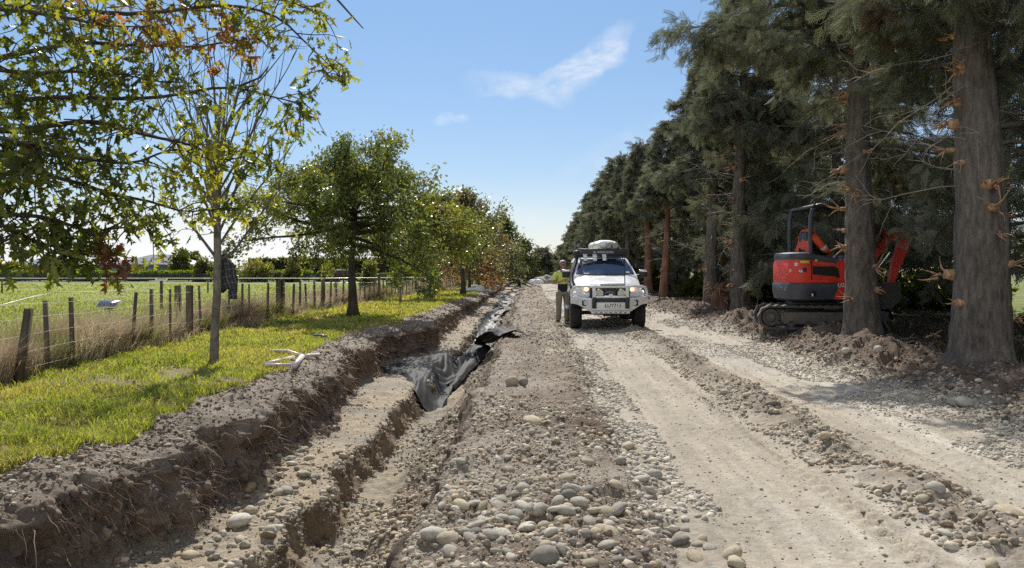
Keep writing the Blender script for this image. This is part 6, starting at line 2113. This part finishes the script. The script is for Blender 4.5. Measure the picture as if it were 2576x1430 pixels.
dp = put('dipper_arm', exc, M_orange, arm([(3.18, 1.98), (3.05, 1.75), (2.88, 1.30), (2.76, .88)], .055, [.06, .12, .09, .05], .62), ang=40)
put('bucket', exc, M_track, prism([(2.54, .92), (2.88, .94), (2.86, .56), (2.68, .40), (2.50, .38), (2.44, .58)], .40, .84, 'XZ'), smooth=False)
put('dozer_blade', exc, M_navyp, loft([[(2.42, -.08, .02), (2.46, -.08, .02), (2.46, 1.45, .02), (2.42, 1.45, .02)], [(2.34, -.08, .18), (2.38, -.08, .18), (2.38, 1.45, .18), (2.34, 1.45, .18)], [(2.40, -.08, .36), (2.44, -.08, .36), (2.44, 1.45, .36), (2.40, 1.45, .36)]]),
    rbox(2.15, .40, .2, .5, .08, .1, .02), rbox(2.15, .95, .2, .5, .08, .1, .02), smooth=False)

# the tracks stand turned a little against the slewed body
for o_ in exc.children:
    if o_.name.split('.')[0] in ('track', 'turntable', 'dozer_blade'):
        rm = Matrix.Rotation(R(-15), 3, 'Z'); c0 = Vector((1.1, .68, 0))
        o_.rotation_euler = (0, 0, R(-15)); o_.location = c0 - rm @ c0

# hi-vis jacket hung over the seat
M_hiv = mat('hi_vis_orange', (.85, .10, .03), .65, var=.15, scale=6)
M_hiv2 = mat('reflective_tape', (.55, .55, .56), .4, var=.05)
jk = thing('work_jacket', 'bright orange hi-vis jacket draped over the excavator seat', 'jacket', (ex, ey, ez), R(4))
S, T = np.meshgrid(np.linspace(-1, 1, 40), np.linspace(0, 1, 44))
xx = np.where(T < .5, .86 + .10 * np.sin(T * math.pi), 1.0 + (T - .5) * .50) + .02 * vn(S * 3, T * 5, 660)
zz = 1.97 + .06 * (1 - S ** 2) - np.where(T < .5, (.5 - T) ** 1.3 * 1.05, (T - .5) ** 1.2 * 1.0) + .03 * vn(S * 3.2, T * 3, 661) + .015 * np.sin(S * 9 + T * 3)
yy = .62 + S * (.29 + .06 * np.abs(T - .5)) + .03 * vn(S * 2, T * 4, 662)
mb = MB(); thick(mb, xx, yy, zz, .012); mb.build('jacket_body', M_hiv, jk)
for s in (-1, 1):
    mb = MB(); mb.add(*tube(np.array([[.98, .62 + s * .30, 1.90], [1.08, .62 + s * .34, 1.75], [1.22, .62 + s * .33, 1.60], [1.34, .62 + s * .30, 1.54]]), [.07, .075, .07, .06], 12)); mb.build('sleeve', M_hiv, jk)
    mb = MB(); mb.add(*tube(np.array([[1.17, .62 + s * .335, 1.66], [1.22, .62 + s * .33, 1.60]]), .076, 12)); mb.build('reflective_band', M_hiv2, jk)

# ------------------------------------------------------------------ horse in the paddock
M_horse = mat('brown_coat', (.05, .03, .022), .6, var=.25, scale=3)
hx, hy = -14.55, 61.0
hv = [(0, 0, 1.22, .26, .29), (.35, 0, 1.20, .27, .31), (-.40, 0, 1.24, .26, .28), (-.68, 0, 1.20, .17, .2), (.68, 0, 1.22, .22, .27), (.92, 0, 1.18, .13, .2), (1.20, 0, .98, .09, .15), (1.42, 0, .72, .075, .11), (1.50, 0, .60, .08, .10), (1.60, 0, .40, .06, .07), (1.66, 0, .24, .045, .05)]
heg = [(0, 1), (0, 2), (2, 3), (1, 4), (4, 5), (5, 6), (6, 7), (7, 8), (8, 9), (9, 10)]
def hgrow(fr, *pts):
    k = fr
    for p in pts: hv.append(p); heg.append((k, len(hv) - 1)); k = len(hv) - 1
for s in (-1, 1):
    hgrow(4, (.66, s * .14, .92, .10), (.68, s * .14, .52, .055), (.66, s * .14, .16, .04), (.69, s * .14, .05, .055))
    hgrow(2, (-.50, s * .15, 1.0, .15), (-.40, s * .16, .78, .10), (-.66, s * .15, .50, .055), (-.62, s * .15, .16, .04), (-.60, s * .15, .05, .055))
    hgrow(8, (1.44, s * .06, .80, .02))
hgrow(3, (-.80, 0, 1.15, .05), (-.86, 0, .85, .06), (-.86, 0, .55, .03))
horse = skinned('horse', hv, heg, M_horse)
horse.location = (hx, hy, float(ground_z(np.array([hx]), np.array([hy]), False)[0])); horse.rotation_euler = (0, 0, R(52)); horse.scale = (1.05,) * 3
tag(horse, 'dark brown horse in a rug grazing beyond the fence behind the spreading oak trunk', 'horse')
rg = []
th = np.linspace(-2.2, 2.2, 25)
for x in np.linspace(-.78, .72, 12):
    r_ = .33 - .10 * max(0, (-x - .5)) / .3; c_ = 1.22
    rg.append(np.stack([np.full(25, x), np.sin(th) * r_ * .95, c_ + np.cos(th) * r_ * 1.08], 1))
v, f = loft(rg, closed=False)
rug = MB().add(v, f).build('horse_rug', mat('maroon_rug', (.07, .035, .035), .75, var=.3), horse)
rug.modifiers.new('t', 'SOLIDIFY').thickness = .02
